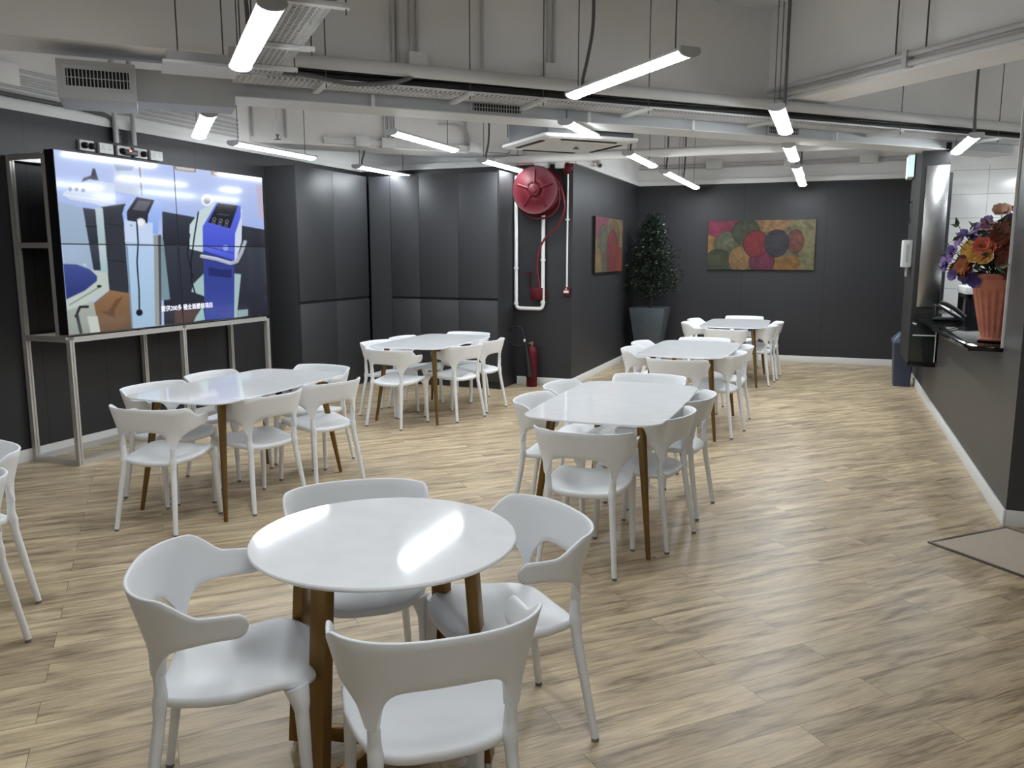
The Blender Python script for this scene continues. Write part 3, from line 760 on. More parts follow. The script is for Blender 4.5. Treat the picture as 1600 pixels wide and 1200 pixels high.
prof((xb + .02, ymid, H1), (xf - .02, ymid, H1))
for y in (yl, yr):
    for z in (1.70, 2.36): prof((xb + .02, y, z), (xm - .05, y, z))
for z in (1.70, 2.36): prof((xb, yl + .02, z), (xb, ymid - .02, z)); prof((xb, ymid + .02, z), (xb, yr - .02, z))
for x, y in ((xf, yl), (xb, yl), (xf, yr)):
    p = Vector((x, y, .055)) - sf.location
    mk('corner_bracket', MB().box(p + Vector((-.018, .018, -.018)), p + Vector((.018, .022, .018))).box(p + Vector((-.018, .018, -.018)), p + Vector((.018, .045, -.014))), 'alu', sf)

# ------------------------------------------------------------------ grey cabinets
def cabinet(x, y, rz, W_, D, label, hinge=1):
    t = empty('tall_cabinet', (x, y, 0), rz, label, 'cabinet', 'built-in grey laminate cabinets')
    # local: front face at y=0 facing -y, width along x from 0..W_
    mk('carcass', MB().box((.001, .02, .09), (W_ - .001, D, 2.60)), 'door', t, smooth=False)
    mk('plinth', MB().box((.0, .05, 0), (W_, .12, .09)), 'door', t, smooth=False)
    g = .002
    for z0, z1 in ((.092, 1.085), (1.115, 2.60)):
        mk('door', MB().box((g, 0, z0), (W_ - g, .02, z1)), 'door', t, bevel=.0015)
    mk('finger_rail', MB().box((g, .012, 1.087), (W_ - g, .02, 1.113)), 'gap', t)
    return t
# left bank faces +x (front plane x=-5.5), from y=7.7 to 9.2
for y0, y1, lb in ((7.7, 8.42, 'tall grey cabinet of the left bank, first beyond the video wall'), (8.42, 9.18, 'tall grey cabinet of the left bank, next to the inner corner')):
    cabinet(-5.5, y0, PI / 2, y1 - y0, .395, lb)
for x0, x1, lb in ((-5.18, -4.78, 'tall narrow grey cabinet of the rear bank, next to the inner corner'), (-4.78, -4.25, 'tall grey cabinet in the middle of the rear bank'), (-4.25, -3.735, 'tall grey cabinet of the rear bank, next to the hose reel')):
    cabinet(x0, 9.2, 0, x1 - x0, .515, lb)
mk('filler_panel', MB().box((-5.48, 9.2, 0), (-5.182, 9.71, 2.6)), 'door', smooth=False, label='narrow grey filler panel in the inner corner between the cabinet banks', cat='panel')

# ------------------------------------------------------------------ hose reel, pipes, call point, extinguisher
YW = 9.72
hr = empty('fire_hose_reel', (-3.36, YW, 2.40), 0, 'large round dark red fire hose reel mounted high on the grey wall', 'fire hose reel')
TY = Matrix.Rotation(PI / 2, 4, 'X')        # lathe axis z -> -y
def disc(prof_, n=48): return MB().lathe([(r, z) for r, z in prof_], n, TY)
mk('back_disc', disc([(.02, .08), (.29, .08), (.295, .085), (.29, .09), (.02, .09)]), 'red', hr)
mk('front_disc', disc([(.02, .235), (.27, .235), (.285, .24), (.287, .25), (.28, .258), (.262, .252), (.15, .262), (.14, .268), (.10, .27), (.09, .262), (.05, .262), (.02, .262)]), 'red', hr)
mk('hub', disc([(.01, .255), (.075, .262), (.075, .285), (.06, .295), (.035, .297), (.03, .31), (.005, .312)]), 'red', hr)
mb = MB()
for k in range(5):
    a = PI / 2 + 2 * PI * k / 5
    mb.tube([(.08 * math.cos(a + s), -.27, .08 * math.sin(a + s)) for s in (0,)] + [(.235 * math.cos(a), -.258, .235 * math.sin(a))], [.018, .011], 8)
mk('rib', mb, 'red', hr)
mb = MB()
for k in range(5):
    for rr in (.255, .225): mb.tube([(rr * math.cos(2 * PI * i / 40), -.105 - .027 * k, rr * math.sin(2 * PI * i / 40)) for i in range(40)], .0135, 8, closed=True)
mk('wound_hose', mb, 'redhose', hr)
mk('wall_bracket', MB().box((-.04, -.08, -.05), (.04, 0, .05)), 'red', hr, bevel=.004)
hp = smooth_path([(.255, -.17, .06), (.28, -.17, -.05), (.262, -.16, -.2), (.15, -.13, -.3), (.0, -.12, -.33), (-.13, -.13, -.3), (-.24, -.14, -.18)], 8)
mk('hose_loop', MB().tube(hp, .012, 8), 'redhose', hr)
hp = smooth_path([(.27, -.2, .10), (.33, -.2, -.04), (.345, -.17, -.22), (.25, -.12, -.42), (.09, -.08, -.55), (-.01, -.07, -.72), (-.03, -.07, -.95), (-.01, -.06, -1.1), (.0, -.06, -1.25), (-.03, -.05, -1.30)], 8)
mk('hanging_hose', MB().tube(hp, .013, 8), 'redhose', hr)
hn = empty('hose_nozzle_holder', (-3.37, YW, 1.14), 0, 'small red nozzle box and valve under the fire hose reel', 'valve')
mk('nozzle_box', MB().box((-.10, -.09, -.06), (.055, 0, .09)), 'red', hn, bevel=.006)
mk('valve_wheel', MB().tube([(.075 + .035 * math.cos(2 * PI * i / 20), -.05, .0 + .035 * math.sin(2 * PI * i / 20)) for i in range(20)], .007, 8, closed=True).tube([(.075, -.05, 0), (.075, 0, 0)], .01, 8).box((.045, -.054, -.005), (.105, -.046, .005)), 'red', hn)
mk('lever', MB().box((-.19, -.05, .27), (-.09, -.03, .285)).tube([(-.14, -.04, .09), (-.14, -.04, .275)], .006, 8), 'red', hn)
wp = empty('water_pipe', (-3.5, YW, .97), 0, 'white U-shaped water pipe running down the wall below the red hose reel', 'pipe')
def arcpipe(pts, r): return MB().tube(pts, r, 12)
mk('pipe', arcpipe([(-.175, -.05, 1.62), (-.175, -.05, .05), (-.165, -.05, .02), (-.145, -.05, .005), (-.12, -.05, 0), (.13, -.05, 0), (.155, -.05, .005), (.17, -.05, .02), (.18, -.05, .05), (.18, -.05, 1.55)], .0235), 'whitepipe', wp)
for x, z in ((-.175, .5), (.18, .6), (.18, .08), (-.175, .06)):
    mk('pipe_collar', MB().tube([(x, -.05, z - .012), (x, -.05, z + .012)], .031, 14).box((x - .006, -.05, z - .01), (x + .006, -.001, z + .01)), 'whitepipe', wp)
al = empty('fire_call_point', (-3.02, YW, 1.14), 0, 'small square red fire alarm call point with a white label', 'alarm')
mk('body', MB().box((-.045, -.05, 0), (.045, 0, .1)), 'red', al, bevel=.006)
mk('label_plate', MB().box((-.032, -.0515, .03), (.032, -.05, .062)), 'label', al)
mk('button', MB().tube([(0, -.05, .08), (0, -.054, .08)], .01, 12), 'label', al)
bl = mk('conduit_pipe', MB().tube([(-3.02, YW - .02, 1.24), (-3.02, YW - .02, 2.6)], .0115, 10).box((-3.045, YW - .03, 2.05), (-2.995, YW, 2.065)), 'whitepipe', label='thin white conduit rising from the fire call point', cat='pipe')
sd = empty('alarm_bell', (-3.03, YW, 2.66), 0, 'small dark red alarm sounder at the top of the hose reel wall', 'alarm')
mk('dome', disc([(.005, .0), (.062, .0), (.07, .015), (.066, .04), (.04, .06), (.005, .066)], 28), 'red', sd)
mk('mount', MB().box((-.03, -.02, .05), (.05, 0, .1)), 'red', sd, bevel=.004)
fe = empty('fire_extinguisher', (-3.43, 9.58, 0), 0, 'red fire extinguisher with black horn and hose on the floor by the wall', 'fire extinguisher'); fe.scale = (.86, .86, .86)
mk('cylinder', MB().lathe([(.02, .0), (.07, .0), (.078, .012), (.078, .5), (.072, .54), (.05, .575), (.028, .59), (.022, .61), (.01, .61)], 28), 'red', fe)
mk('valve_head', MB().tube([(0, 0, .6), (0, 0, .66)], .02, 12).tube([(-.05, 0, .63), (.02, 0, .63)], .012, 10), 'brass', fe)
mk('handle', MB().box((-.012, -.012, .655), (.0, .012, .665)).tube([(-.02, 0, .65), (.06, 0, .68), (.11, 0, .71)], [.01, .009, .007], 8).tube([(0, 0, .64), (.06, 0, .63), (.1, 0, .61)], [.009, .008, .006], 8), 'black', fe)
hp = smooth_path([(-.04, -.0, .63), (-.10, -.03, .60), (-.20, -.04, .58), (-.31, -.04, .62), (-.35, -.04, .73), (-.30, -.05, .84), (-.20, -.06, .875), (-.12, -.07, .82), (-.085, -.09, .71)], 8)
mk('hose', MB().tube(hp, .012, 10), 'rubber', fe)
mk('horn', MB().tube([(-.08, -.095, .66), (-.05, -.1, .55), (-.035, -.1, .46), (-.01, -.105, .25), (.0, -.105, .16)], [.018, .022, .03, .042, .05], 16), 'rubber', fe)
mk('horn_grip', MB().tube([(-.085, -.09, .70), (-.078, -.095, .655)], .014, 10), 'label', fe)
mb = MB()
for k in range(5):
    z = .19 + k * .065; mb.box((-.062, -.0695, z), (-.052, -.066, z + .03)); mb.box((-.045, -.079, z), (-.036, -.072, z + .034))
    mb.box((-.06, -.076, z + .0), (-.04, -.070, z + .008))
mk('marking', mb, 'label', fe)

# ------------------------------------------------------------------ potted tree
pt_ = empty('square_planter', (-2.575, 12.6, 0), math.radians(0), 'tall tapered slate grey square planter in the far corner', 'planter')
def sq(h, z): return [(-h, -h, z), (h, -h, z), (h, h, z), (-h, h, z)]
mk('pot', MB().rings([sq(.155, 0), sq(.27, .84), sq(.25, .84), sq(.235, .76), sq(.05, .76)]), 'planter', pt_, bevel=.006)
mk('soil', MB().rings([sq(.24, .77), sq(.1, .79), sq(.02, .79)]), 'soil', pt_)
tr = empty('potted_tree', (-2.575, 12.6, .78), 0, 'dark green tree with small narrow leaves in the far corner planter', 'plant')
mb = MB(); rnd = random.Random(3)
mb.tube([(0, 0, 0), (.01, 0, .3), (-.01, .01, .7), (.0, 0, 1.1), (.01, 0, 1.5)], [.022, .019, .015, .01, .004], 8)
tips = []
for k in range(64):
    z = .30 + 1.10 * (k / 64) ** 1.15; a = k * 2.4; Rm = .47 * (1 - ((z - .3) / 1.12)) ** .85 + .04; rr = Rm * rnd.uniform(.75, 1.0)
    p1 = Vector((rr * math.cos(a), rr * math.sin(a), z + rr * rnd.uniform(-.12, .3) + .06)); mb.tube([(0, 0, z * .9), p1 * .5 + Vector((0, 0, z * .47)), p1], [.006, .004, .002], 5); tips.append((Vector((0, 0, z * .9)), p1))
mk('trunk', mb, 'bark', tr)
mb = MB()
for k in range(6500):
    a, b_ = rnd.choice(tips); t = rnd.random() ** .6
    p = a.lerp(b_, t) + Vector((rnd.gauss(0, .045), rnd.gauss(0, .045), rnd.gauss(0, .055)))
    wx, wy = tr.location.x + p.x, tr.location.y + p.y
    if wx < -2.92 or wy > 13.25: continue
    d = Vector((rnd.gauss(0, 1), rnd.gauss(0, 1), rnd.gauss(.3, .8))).normalized(); s = d.cross(Vector((rnd.random(), rnd.random(), rnd.random()))).normalized() * rnd.uniform(.007, .012); L = rnd.uniform(.04, .075)
    n_ = d.cross(s).normalized() * .004
    mb.add([p, p + d * L * .5 + s + n_, p + d * L, p + d * L * .5 - s + n_], [(0, 1, 2), (0, 2, 3)])
mk('foliage', mb, 'leaf', tr, smooth=False)

# ------------------------------------------------------------------ wall pictures
def paint_circles(nx, ny, W_, H_, seed, circles, base_ops):
    U, V = np.meshgrid(np.linspace(0, W_, nx), np.linspace(0, H_, ny)); P = Pic(U, V, (128, 118, 84))
    rs = np.random.RandomState(seed)
    for o_ in base_ops: P.poly(*o_)
    for x, y, r, ry, col in circles:
        P.circ(x, y, r * 1.03, tuple(c * .55 for c in col), 1, ry * 1.03); P.circ(x, y, r * .97, col, 1, ry * .97)
        P.circ(x + r * .2, y - ry * .25, r * .45, tuple(min(255, c * 1.15) for c in col), .5, ry * .4)
    n = rs.rand(ny // 6 + 2, nx // 6 + 2); yy = np.linspace(0, n.shape[0] - 1.01, ny); xx = np.linspace(0, n.shape[1] - 1.01, nx)
    y0 = yy.astype(int); x0 = xx.astype(int); fy = (yy - y0)[:, None]; fx = (xx - x0)[None]
    nn = n[y0][:, x0] * (1 - fy) * (1 - fx) + n[y0 + 1][:, x0] * fy * (1 - fx) + n[y0][:, x0 + 1] * (1 - fy) * fx + n[y0 + 1][:, x0 + 1] * fy * fx
    return np.clip(P.c * (.82 + .36 * nn)[..., None] * (1 + .08 * (rs.rand(ny, nx, 1) - .5)), 0, 255)
M['paint'] = pic_paint('canvas_paint')
# coordinates from the picture: 1230 x 560 units
circ = [(390, 270, 130, 150, (118, 122, 92)), (640, 135, 150, 140, (88, 92, 66)), (150, 470, 160, 140, (82, 86, 58)), (1140 - 200, 250, 95, 130, (138, 82, 62)),
        (400 - 20, 420, 120, 140, (176, 132, 84)), (650, 440, 145, 140, (128, 46, 78)), (580, 265, 140, 150, (152, 44, 52)), (800, 260, 135, 150, (66, 62, 74))]
circ = [(230, 270, 135, 150, (118, 122, 92)), (440, 130, 155, 145, (84, 90, 64)), (130, 480, 170, 150, (82, 86, 58)), (1010, 240, 95, 128, (140, 82, 62)),
        (380, 440, 130, 150, (182, 138, 88)), (640, 470, 145, 130, (132, 46, 80)), (560, 265, 140, 150, (156, 46, 54)), (800, 260, 138, 152, (64, 60, 72))]
bops = [([(0, 0), (360, 0), (340, 110), (60, 200), (0, 160)], (170, 62, 92)), ([(0, 150), (70, 180), (60, 330), (0, 400)], (190, 140, 82)), ([(560, 0), (960, 0), (900, 110), (640, 130)], (184, 140, 92)),
        ([(760, 430), (1060, 400), (1080, 560), (780, 560)], (176, 122, 52)), ([(930, 0), (1230, 0), (1230, 560), (1080, 560), (1060, 380), (960, 120)], (150, 142, 98))]
rgb = paint_circles(220, 104, 1230, 560, 1, circ, bops)
pf = empty('wall_painting', (-1.035, 13.3, 1.41), 0, 'wide canvas of overlapping red, green, orange and dark circles on the far wall', 'painting')
mk('canvas', MB().box((-.79, -.04, 0), (.79, 0, .75)), 'frame_black', pf, smooth=False)
g_ = grid_mesh('picture', (-.79, -.0415, .75), (1.58, 0, 0), (0, 0, -.75), 220, 104, rgb * .60, M['paint']); g_.parent = pf
bops2 = [([(0, 0), (300, 0), (300, 700), (0, 700)], (140, 116, 70)), ([(0, 0), (560, 0), (420, 260), (0, 200)], (150, 56, 84)), ([(600, 0), (1230, 0), (1230, 560), (800, 560)], (146, 118, 70))]
circ2 = [(330, 330, 240, 260, (92, 94, 70)), (120, 500, 170, 200, (150, 120, 72)), (820, 200, 260, 180, (124, 96, 62)), (760, 380, 280, 260, (138, 36, 40)), (1100, 480, 200, 180, (150, 60, 40))]
rgb = paint_circles(150, 80, 1230, 560, 5, circ2, bops2)
ps = empty('wall_painting', (-2.96, 11.37, 1.40), 0, 'narrow-looking red and ochre canvas on the side wall left of the potted tree', 'painting')
mk('canvas', MB().box((0, -.75, 0), (.04, .75, .74)), 'frame_black', ps, smooth=False)
g_ = grid_mesh('picture', (.0415, -.75, .74), (0, 1.5, 0), (0, 0, -.74), 150, 80, rgb * .60, M['paint']); g_.parent = ps

# ------------------------------------------------------------------ counter: shelf, vase, bouquet, phone, box, bin
sh = empty('counter_shelf', (1.07, 8.0, 1.0), 0, 'glossy black stone counter shelf with a cut corner along the service opening', 'counter')
poly = [(-.07, -1.93 + .0), (.30, -1.93), (.30, 1.46), (-.24, 1.46), (-.24, -1.55)]
poly = [(0.0, -1.9), (.30, -1.9), (.30, 1.45), (-.25, 1.45), (-.25, -1.42), (-.16, -1.78), (-.13, -1.9)]
poly = [(.0, -1.9), (.32, -1.9), (.32, 1.44), (-.24, 1.44), (-.24, -.9), (-.2, -1.9)]
mk('slab', MB().prism(poly, 0, .035), 'granite', sh, bevel=.004)
VX, VY, VZ = 1.075, 6.42, 1.035
sa = mk('saucer', MB().lathe([(.02, 0), (.095, 0), (.115, .012), (.118, .016), (.105, .014), (.02, .01)], 40), 'glassdark', loc=(VX, VY, VZ), label='thin dark glossy saucer under the terracotta vase', cat='saucer')
vs = empty('terracotta_vase', (VX, VY, VZ + .014), 0, 'tall fluted terracotta vase standing on the black counter shelf', 'vase')
R = []; n = 120
for r_, z, fl in [(.02, 0, 0), (.082, 0, 0), (.088, .01, 0), (.084, .02, 0), (.083, .03, .4), (.097, .10, 1), (.115, .2, 1), (.132, .3, 1), (.140, .35, .8), (.143, .37, 0), (.146, .38, 0), (.141, .39, 0), (.140, .42, 0), (.137, .44, 0), (.150, .455, 0), (.153, .47, 0), (.148, .482, 0), (.138, .482, 0), (.125, .44, 0), (.1, .40, 0), (.02, .40, 0)]:
    r_ *= 1.13; z *= .94
    R.append([((r_ - .010 * fl * (.5 - .5 * math.cos(20 * 2 * PI * k / n))) * math.cos(2 * PI * k / n), (r_ - .010 * fl * (.5 - .5 * math.cos(20 * 2 * PI * k / n))) * math.sin(2 * PI * k / n), z) for k in range(n)])
mk('vase_body', MB().rings(R), 'terracotta', vs, ang=50)
bq = empty('flower_bouquet', (VX, VY, VZ + .45), 0, 'large bouquet of purple, orange, yellow and rust artificial flowers in the terracotta vase', 'flowers')
rnd = random.Random(11)
def fm(name, col): M[name] = mat(name, col, .6, var=.15, vscale=30)
fm('rust', (104, 48, 36)); fm('rustlight', (150, 84, 40)); fm('purple', (88, 66, 128)); fm('lilac', (136, 106, 160)); fm('yellow', (186, 138, 56)); fm('coral', (200, 98, 78)); fm('peach', (206, 164, 144)); fm('violet', (70, 54, 118)); fm('mauve', (150, 96, 120))
def petals(c, dirn, r, layers, npet, m, curl=.35, ruff=0.1):
    """flower of curved petals opening toward dirn"""
    d = Vector(dirn).normalized(); u = d.orthogonal().normalized(); v = d.cross(u); mb = MB()
    for l in range(layers):
        f = 1 - l / (layers + .3); 
        for k in range(npet):
            a = 2 * PI * (k + .5 * (l % 2)) / npet + rnd.uniform(-.12, .12)
            e = u * math.cos(a) + v * math.sin(a); s_ = d.cross(e); wd = r * f * 2.4 / npet * 1.25; Rr = r * f * rnd.uniform(.88, 1.08)
            rise = curl * (1 + l * .9)
            rows = []
            for j, (q_, wq) in enumerate(((.08, .3), (.4, .85), (.75, 1), (1.0, .5))):
                base_ = Vector(c) + e * Rr * q_ + d * (Rr * rise * q_ * (1 - .35 * q_)) 
                rows.append([base_ + s_ * wd * wq * x + d * (abs(x) * wd * .35 + rnd.uniform(-ruff, ruff) * wd * q_) for x in (-1, 0, 1)])
            vs_ = [p for row in rows for p in row]; fs = []
            for j in range(3):
                for x in range(2): i0 = j * 3 + x; fs.append((i0, i0 + 1, i0 + 4, i0 + 3))
            mb.add(vs_, fs)
    return mb
def bloom(kind, p, r, m, layers=3, npet=8, curl=.35):
    p = (p[0] * 1.04, p[1], p[2] * .80 - .01)
    d = (Vector(p) - Vector((0, 0, .0))); d = Vector((d.x * 1.0, d.y - .15, d.z * .5 + .02))
    f = mk(kind, petals(p, d, r, layers, npet, m, curl), m, bq, smooth=True, ang=80)
    # stem
    q0 = Vector((p[0] * .15, p[1] * .15, -.02)); q1 = Vector(p) * .6
    mk('stem', MB().tube([q0, q1, Vector(p)], .003, 5), 'leaf2', f)
    return f
for p, r, m in [((-.22, -.08, .10), .085, 'rust'), ((-.02, -.16, .26), .085, 'rust'), ((.08, -.15, .12), .07, 'rust'), ((-.04, -.17, .36), .08, 'rust'), ((.06, -.12, .33), .085, 'rust'), ((.10, .05, .30), .08, 'rust'), ((.06, -.17, .22), .075, 'rust'), ((.02, -.18, .04), .06, 'rust')]:
    bloom('dahlia', p, r, m, 5, 12, .3)
for p, r, m in [((-.235, -.10, .09), .06, 'rustlight'), ((.12, -.12, .20), .07, 'rust'), ((-.02, -.19, .13), .055, 'rust'), ((.13, -.08, .40), .07, 'rust'), ((.0, -.12, .43), .055, 'rust'), ((.1, -.16, .05), .06, 'rust')]:
    bloom('dahlia', p, r, m, 5, 13, .35)
for p in [(-.30, -.06, .22), (-.23, -.02, .36), (-.19, -.04, .26), (-.28, -.08, .02), (-.10, .02, .47), (-.32, -.02, .09)]: bloom('orchid', p, .04, 'purple', 3, 5, .5)
bloom('rose', (-.12, -.12, .25), .075, 'coral', 4, 7, .7)
bloom('rose', (-.06, -.14, .30), .06, 'coral', 4, 7, .7)
for p in [(-.17, -.13, .18), (-.2, -.08, .24), (-.26, -.04, .06), (-.12, -.16, .17)]: bloom('pansy', p, .055, 'yellow', 2, 6, .5)
for p, r in [((-.30, -.03, .16), .045), ((-.27, .02, .22), .04), ((-.25, .0, .30), .04), ((-.33, .0, .12), .04), ((-.17, .04, .36), .04), ((-.14, .03, .42), .035), ((-.12, -.02, .32), .04)]:
    bloom('orchid', p, r, 'lilac', 2, 5, .4)
for p, r in [((-.19, -.02, -.0), .05), ((-.15, -.06, -.02), .05), ((-.22, -.03, .02), .04), ((.02, -.08, .47), .05), ((.08, -.04, .50), .055), ((.14, -.05, .48), .05), ((.05, -.03, .55), .045), ((-.17, .0, .30), .045)]:
    bloom('pansy', p, r, 'violet', 2, 6, .4)
for p in [(-.04, -.09, .53), (.1, -.12, .52)]: bloom('lily', p, .06, 'peach', 2, 5, .9)
bloom('lily', (-.11, -.09, .42), .045, 'mauve', 2, 6, .8)
mb = MB()
for k in range(420):
    p = Vector((rnd.gauss(-.03, .12), rnd.gauss(-.02, .09), rnd.uniform(.0, .36)))
    if p.z < .04 and abs(p.x) > .12: p.z = .05
    if VX + p.x > 1.3: continue
    d = Vector((rnd.gauss(0, 1), rnd.gauss(0, 1), rnd.gauss(.3, .6))).normalized(); s = d.cross(Vector((rnd.random(), rnd.random(), rnd.random()))).normalized() * .016; L = rnd.uniform(.05, .09)
    n_ = d.cross(s).normalized() * .008
    mb.add([p, p + d * L * .4 + s + n_, p + d * L, p + d * L * .4 - s + n_, p + d * L * .45], [(0, 1, 4), (1, 2, 4), (2, 3, 4), (3, 0, 4)])
mk('foliage', mb, 'leaf2', bq, smooth=False)
# desk phone
ph = empty('desk_phone', (1.02, 8.55, 1.035), math.radians(-10), 'black desk telephone with a tilted face on the far part of the counter shelf', 'telephone')
Tp = Matrix.Translation((0, 0, .01)) @ Matrix.Rotation(math.radians(32), 4, 'Y')
mk('base', MB().box((-.11, -.1, .0), (.11, .1, .02)), 'black', ph, bevel=.006)
mk('face_plate', MB().box((-.13, -.09, .055), (.13, .09, .08), Tp), 'black', ph, bevel=.008)
mk('stand_leg', MB().box((-.11, -.07, .01), (-.095, .07, .14)), 'black', ph, bevel=.003)
mk('display', MB().box((-.11, -.06, .08), (-.02, .06, .0815), Tp), 'phone_screen', ph)
mk('keypad', MB().box((.0, -.05, .08), (.10, .05, .084), Tp), 'grey_metal', ph, bevel=.002)
mk('handset', MB().tube(smooth_path([(-.12, -.115, .105), (-.06, -.115, .12), (.05, -.115, .12), (.12, -.115, .105)], 5), .02, 10, T=Tp), 'black', ph)
# wall-hung box at the far end of the opening
dc = empty('service_column', (.93, 9.45, 0), 0, 'dark wall-hung service box with a brushed steel front at the far end of the counter', 'cabinet')
mk('body', MB().box((-.13, .0, .50), (.125, 1.10, 2.74)), 'frame_black', dc, smooth=False)
mk('steel_panel', MB().box((-.085, -.012, 1.10), (.125, 0, 2.52)), 'steel', dc, bevel=.002)
mk('lower_panel', MB().box((-.125, -.008, .53), (.12, 0, .98)), 'glassdark', dc, bevel=.001)
mk('bottom_ledge', MB().box((-.14, -.03, .48), (.13, 0, .515)), 'granite', dc, bevel=.002)
mk('pale_strip', MB().box((.112, -.016, .53), (.12, -.008, .98)).box((-.10, -.016, .80), (.112, -.008, .812)), 'trim', dc)  # thin pale lines down and across the lower panel
wb = empty('paper_dispenser', (.80, 9.95, 1.50), 0, 'small white wall box on the side of the dark service box', 'dispenser')
mk('body', MB().box((-.09, -.1, 0), (0, .15, .29)), 'white_metal', wb, bevel=.008)
mk('front_slot', MB().box((-.06, -.102, .05), (-.03, -.1, .24)), 'grey_metal', wb)
mk('lower_clip', MB().box((-.05, -.03, -.1), (-.03, .01, 0)), 'grey_metal', wb)
ex = empty('exit_sign', (.79, 10.2, 2.47), 0, 'small lit blue-green sign high on the side of the dark service box', 'sign')
mk('sign_box', MB().box((-.06, -.02, 0), (0, .3, .25)), 'white_metal', ex, bevel=.004)
mk('lit_face', MB().box((-.056, -.023, .01), (-.004, -.02, .24)).box((-.062, -.01, .015), (-.06, .29, .235)), 'sign', ex)
hk = empty('wall_hook_cable', (.80, 10.3, 2.0), 0, 'black cable loop hanging on the side of the dark service box', 'cable')
mk('loop', MB().tube([(-.03 - .02 * math.sin(t), .0 + .05 * math.cos(t), .1 + .12 * math.sin(t)) for t in [2 * PI * k / 24 for k in range(24)]], .005, 6, closed=True).tube([(-.03, .0, .2), (0, 0, .22)], .006, 6), 'rubber', hk)
bn = empty('waste_bin', (.905, 11.38, 0), 0, 'navy blue plastic swing-lid waste bin against the far part of the counter wall', 'bin')
rc = lambda a, b_, z: [(x, y, z) for x, y in boat(a, b_, .02, 0, 4)]
mk('bin_body', MB().rings([rc(.095, .13, 0), rc(.125, .16, .54), rc(.130, .165, .55), rc(.122, .157, .55), rc(.1, .13, .1)]), 'bin', bn)
mk('lid', MB().rings([rc(.134, .17, .545), rc(.134, .17, .575), rc(.10, .14, .62), rc(.06, .11, .665), rc(.055, .1, .67)]), 'binlid', bn)
mk('flap', MB().box((-.075, -.148, .585), (.075, -.12, .63), None), 'bin', bn, bevel=.006)
# inner worktop and black framed cabinet behind the counter
iw = empty('worktop', (1.625, 8.6, 0), 0, 'dark worktop behind the low counter wall inside the kitchen', 'worktop')
mk('slab', MB().box((-.38, -2.0, .78), (.45, 2.6, .82)), 'granite', iw, smooth=False)
mk('base_unit', MB().box((-.37, -2.0, 0), (.43, 2.6, .78)), 'door', iw, smooth=False)
bc = empty('framed_cabinet', (1.50, 9.1, .82), 0, 'black-framed glass-fronted cabinet with a white top behind the counter', 'cabinet')
mb = MB()
w2, d2, h2 = .27, .25, .44
for sx in (-1, 1):
    for sy in (-1, 1): mb.box((sx * w2 - .02, sy * d2 - .02, 0), (sx * w2 + .02, sy * d2 + .02, h2))
for z in (0, h2 - .04):
    for sy in (-1, 1): mb.box((-w2, sy * d2 - .02, z), (w2, sy * d2 + .02, z + .04))
    for sx in (-1, 1): mb.box((sx * w2 - .02, -d2, z), (sx * w2 + .02, d2, z + .04))
mk('frame', mb, 'black', bc); mk('glass_panel', MB().box((-w2 + .02, -d2 - .005, .04), (w2 - .02, -d2 + .005, h2 - .04)), 'glassdark', bc)
mk('back_panel', MB().box((-w2, d2 - .005, .04), (w2, d2 + .005, h2 - .04)), 'grey_metal', bc)
mk('top', MB().box((-w2 - .03, -d2 - .03, h2), (w2 + .03, d2 + .03, h2 + .07)), 'white_metal', bc, bevel=.006)

# ------------------------------------------------------------------ ceiling services (local axes: x = e3, y = e4)
def perforated(e3a, e3b, e4a, e4b, z, nx, ny, fx=.62, fy=.5, h=.05, stagger=True, across=False):
    """flat tray bottom with slots, plus upturned sides"""
    mb = MB(); dx = (e3b - e3a) / nx; dy = (e4b - e4a) / ny; t = .0015
    for j in range(ny):
        for i in range(nx):
            x0 = e3a + i * dx; y0 = e4a + j * dy; off = dx * .0
            hx, hy = dx * fx / 2, dy * fy / 2; cx = x0 + dx / 2; cy = y0 + dy / 2
            if stagger and (j % 2 if not across else i % 2):
                if not across: cx += dx * (.5 - fx / 2 - .02)
                else: cy += dy * (.5 - fy / 2 - .02)
            o_ = [(x0, y0), (x0 + dx, y0), (x0 + dx, y0 + dy), (x0, y0 + dy)]; i_ = [(cx - hx, cy - hy), (cx + hx, cy - hy), (cx + hx, cy + hy), (cx - hx, cy + hy)]
            vs_ = [(x, y, z) for x, y in o_ + i_]
            mb.add(vs_, [(0, 1, 5, 4), (1, 2, 6, 5), (2, 3, 7, 6), (3, 0, 4, 7)])
    return mb
def tray(name, parent, a, b_, c, d, z, nx, ny, across, long3=True, **k):
    o_ = mk('perforated_base', perforated(a, b_, c, d, z, nx, ny, across=across, **k), 'galv', parent, smooth=False)
    mb = MB()
    if long3: mb.box((a, c - .0015, z), (b_, c, z + .014)).box((a, d, z), (b_, d + .0015, z + .05))
    else: mb.box((a - .0015, c, z), (a, d, z + .05)).box((b_, c, z), (b_ + .0015, d, z + .05))
    mk('side_flange', mb, 'galv', parent, smooth=False)
RZ = PI / 4
t1 = empty('cable_tray', (0, 0, 0), RZ, 'long perforated metal cable tray with black cables crossing the whole ceiling', 'cable tray')
tray('t', t1, .6, 9.3, 5.6, 5.9, 2.75, 248, 7, False, fx=.6, fy=.5)
for e3 in (1.15, 2.15, 2.72, 3.62, 4.9, 6.3, 7.6):
    mk('hanger_bracket', MB().box((e3 - .02, 5.55, 2.725), (e3 + .02, 5.95, 2.748)), 'white_metal', t1)
    mk('hanger_rod', MB().tube([(e3, 5.575, 2.70), (e3, 5.575, TOPZ)], .004, 6), 'rod', t1)
cb = []
rnd = random.Random(5)
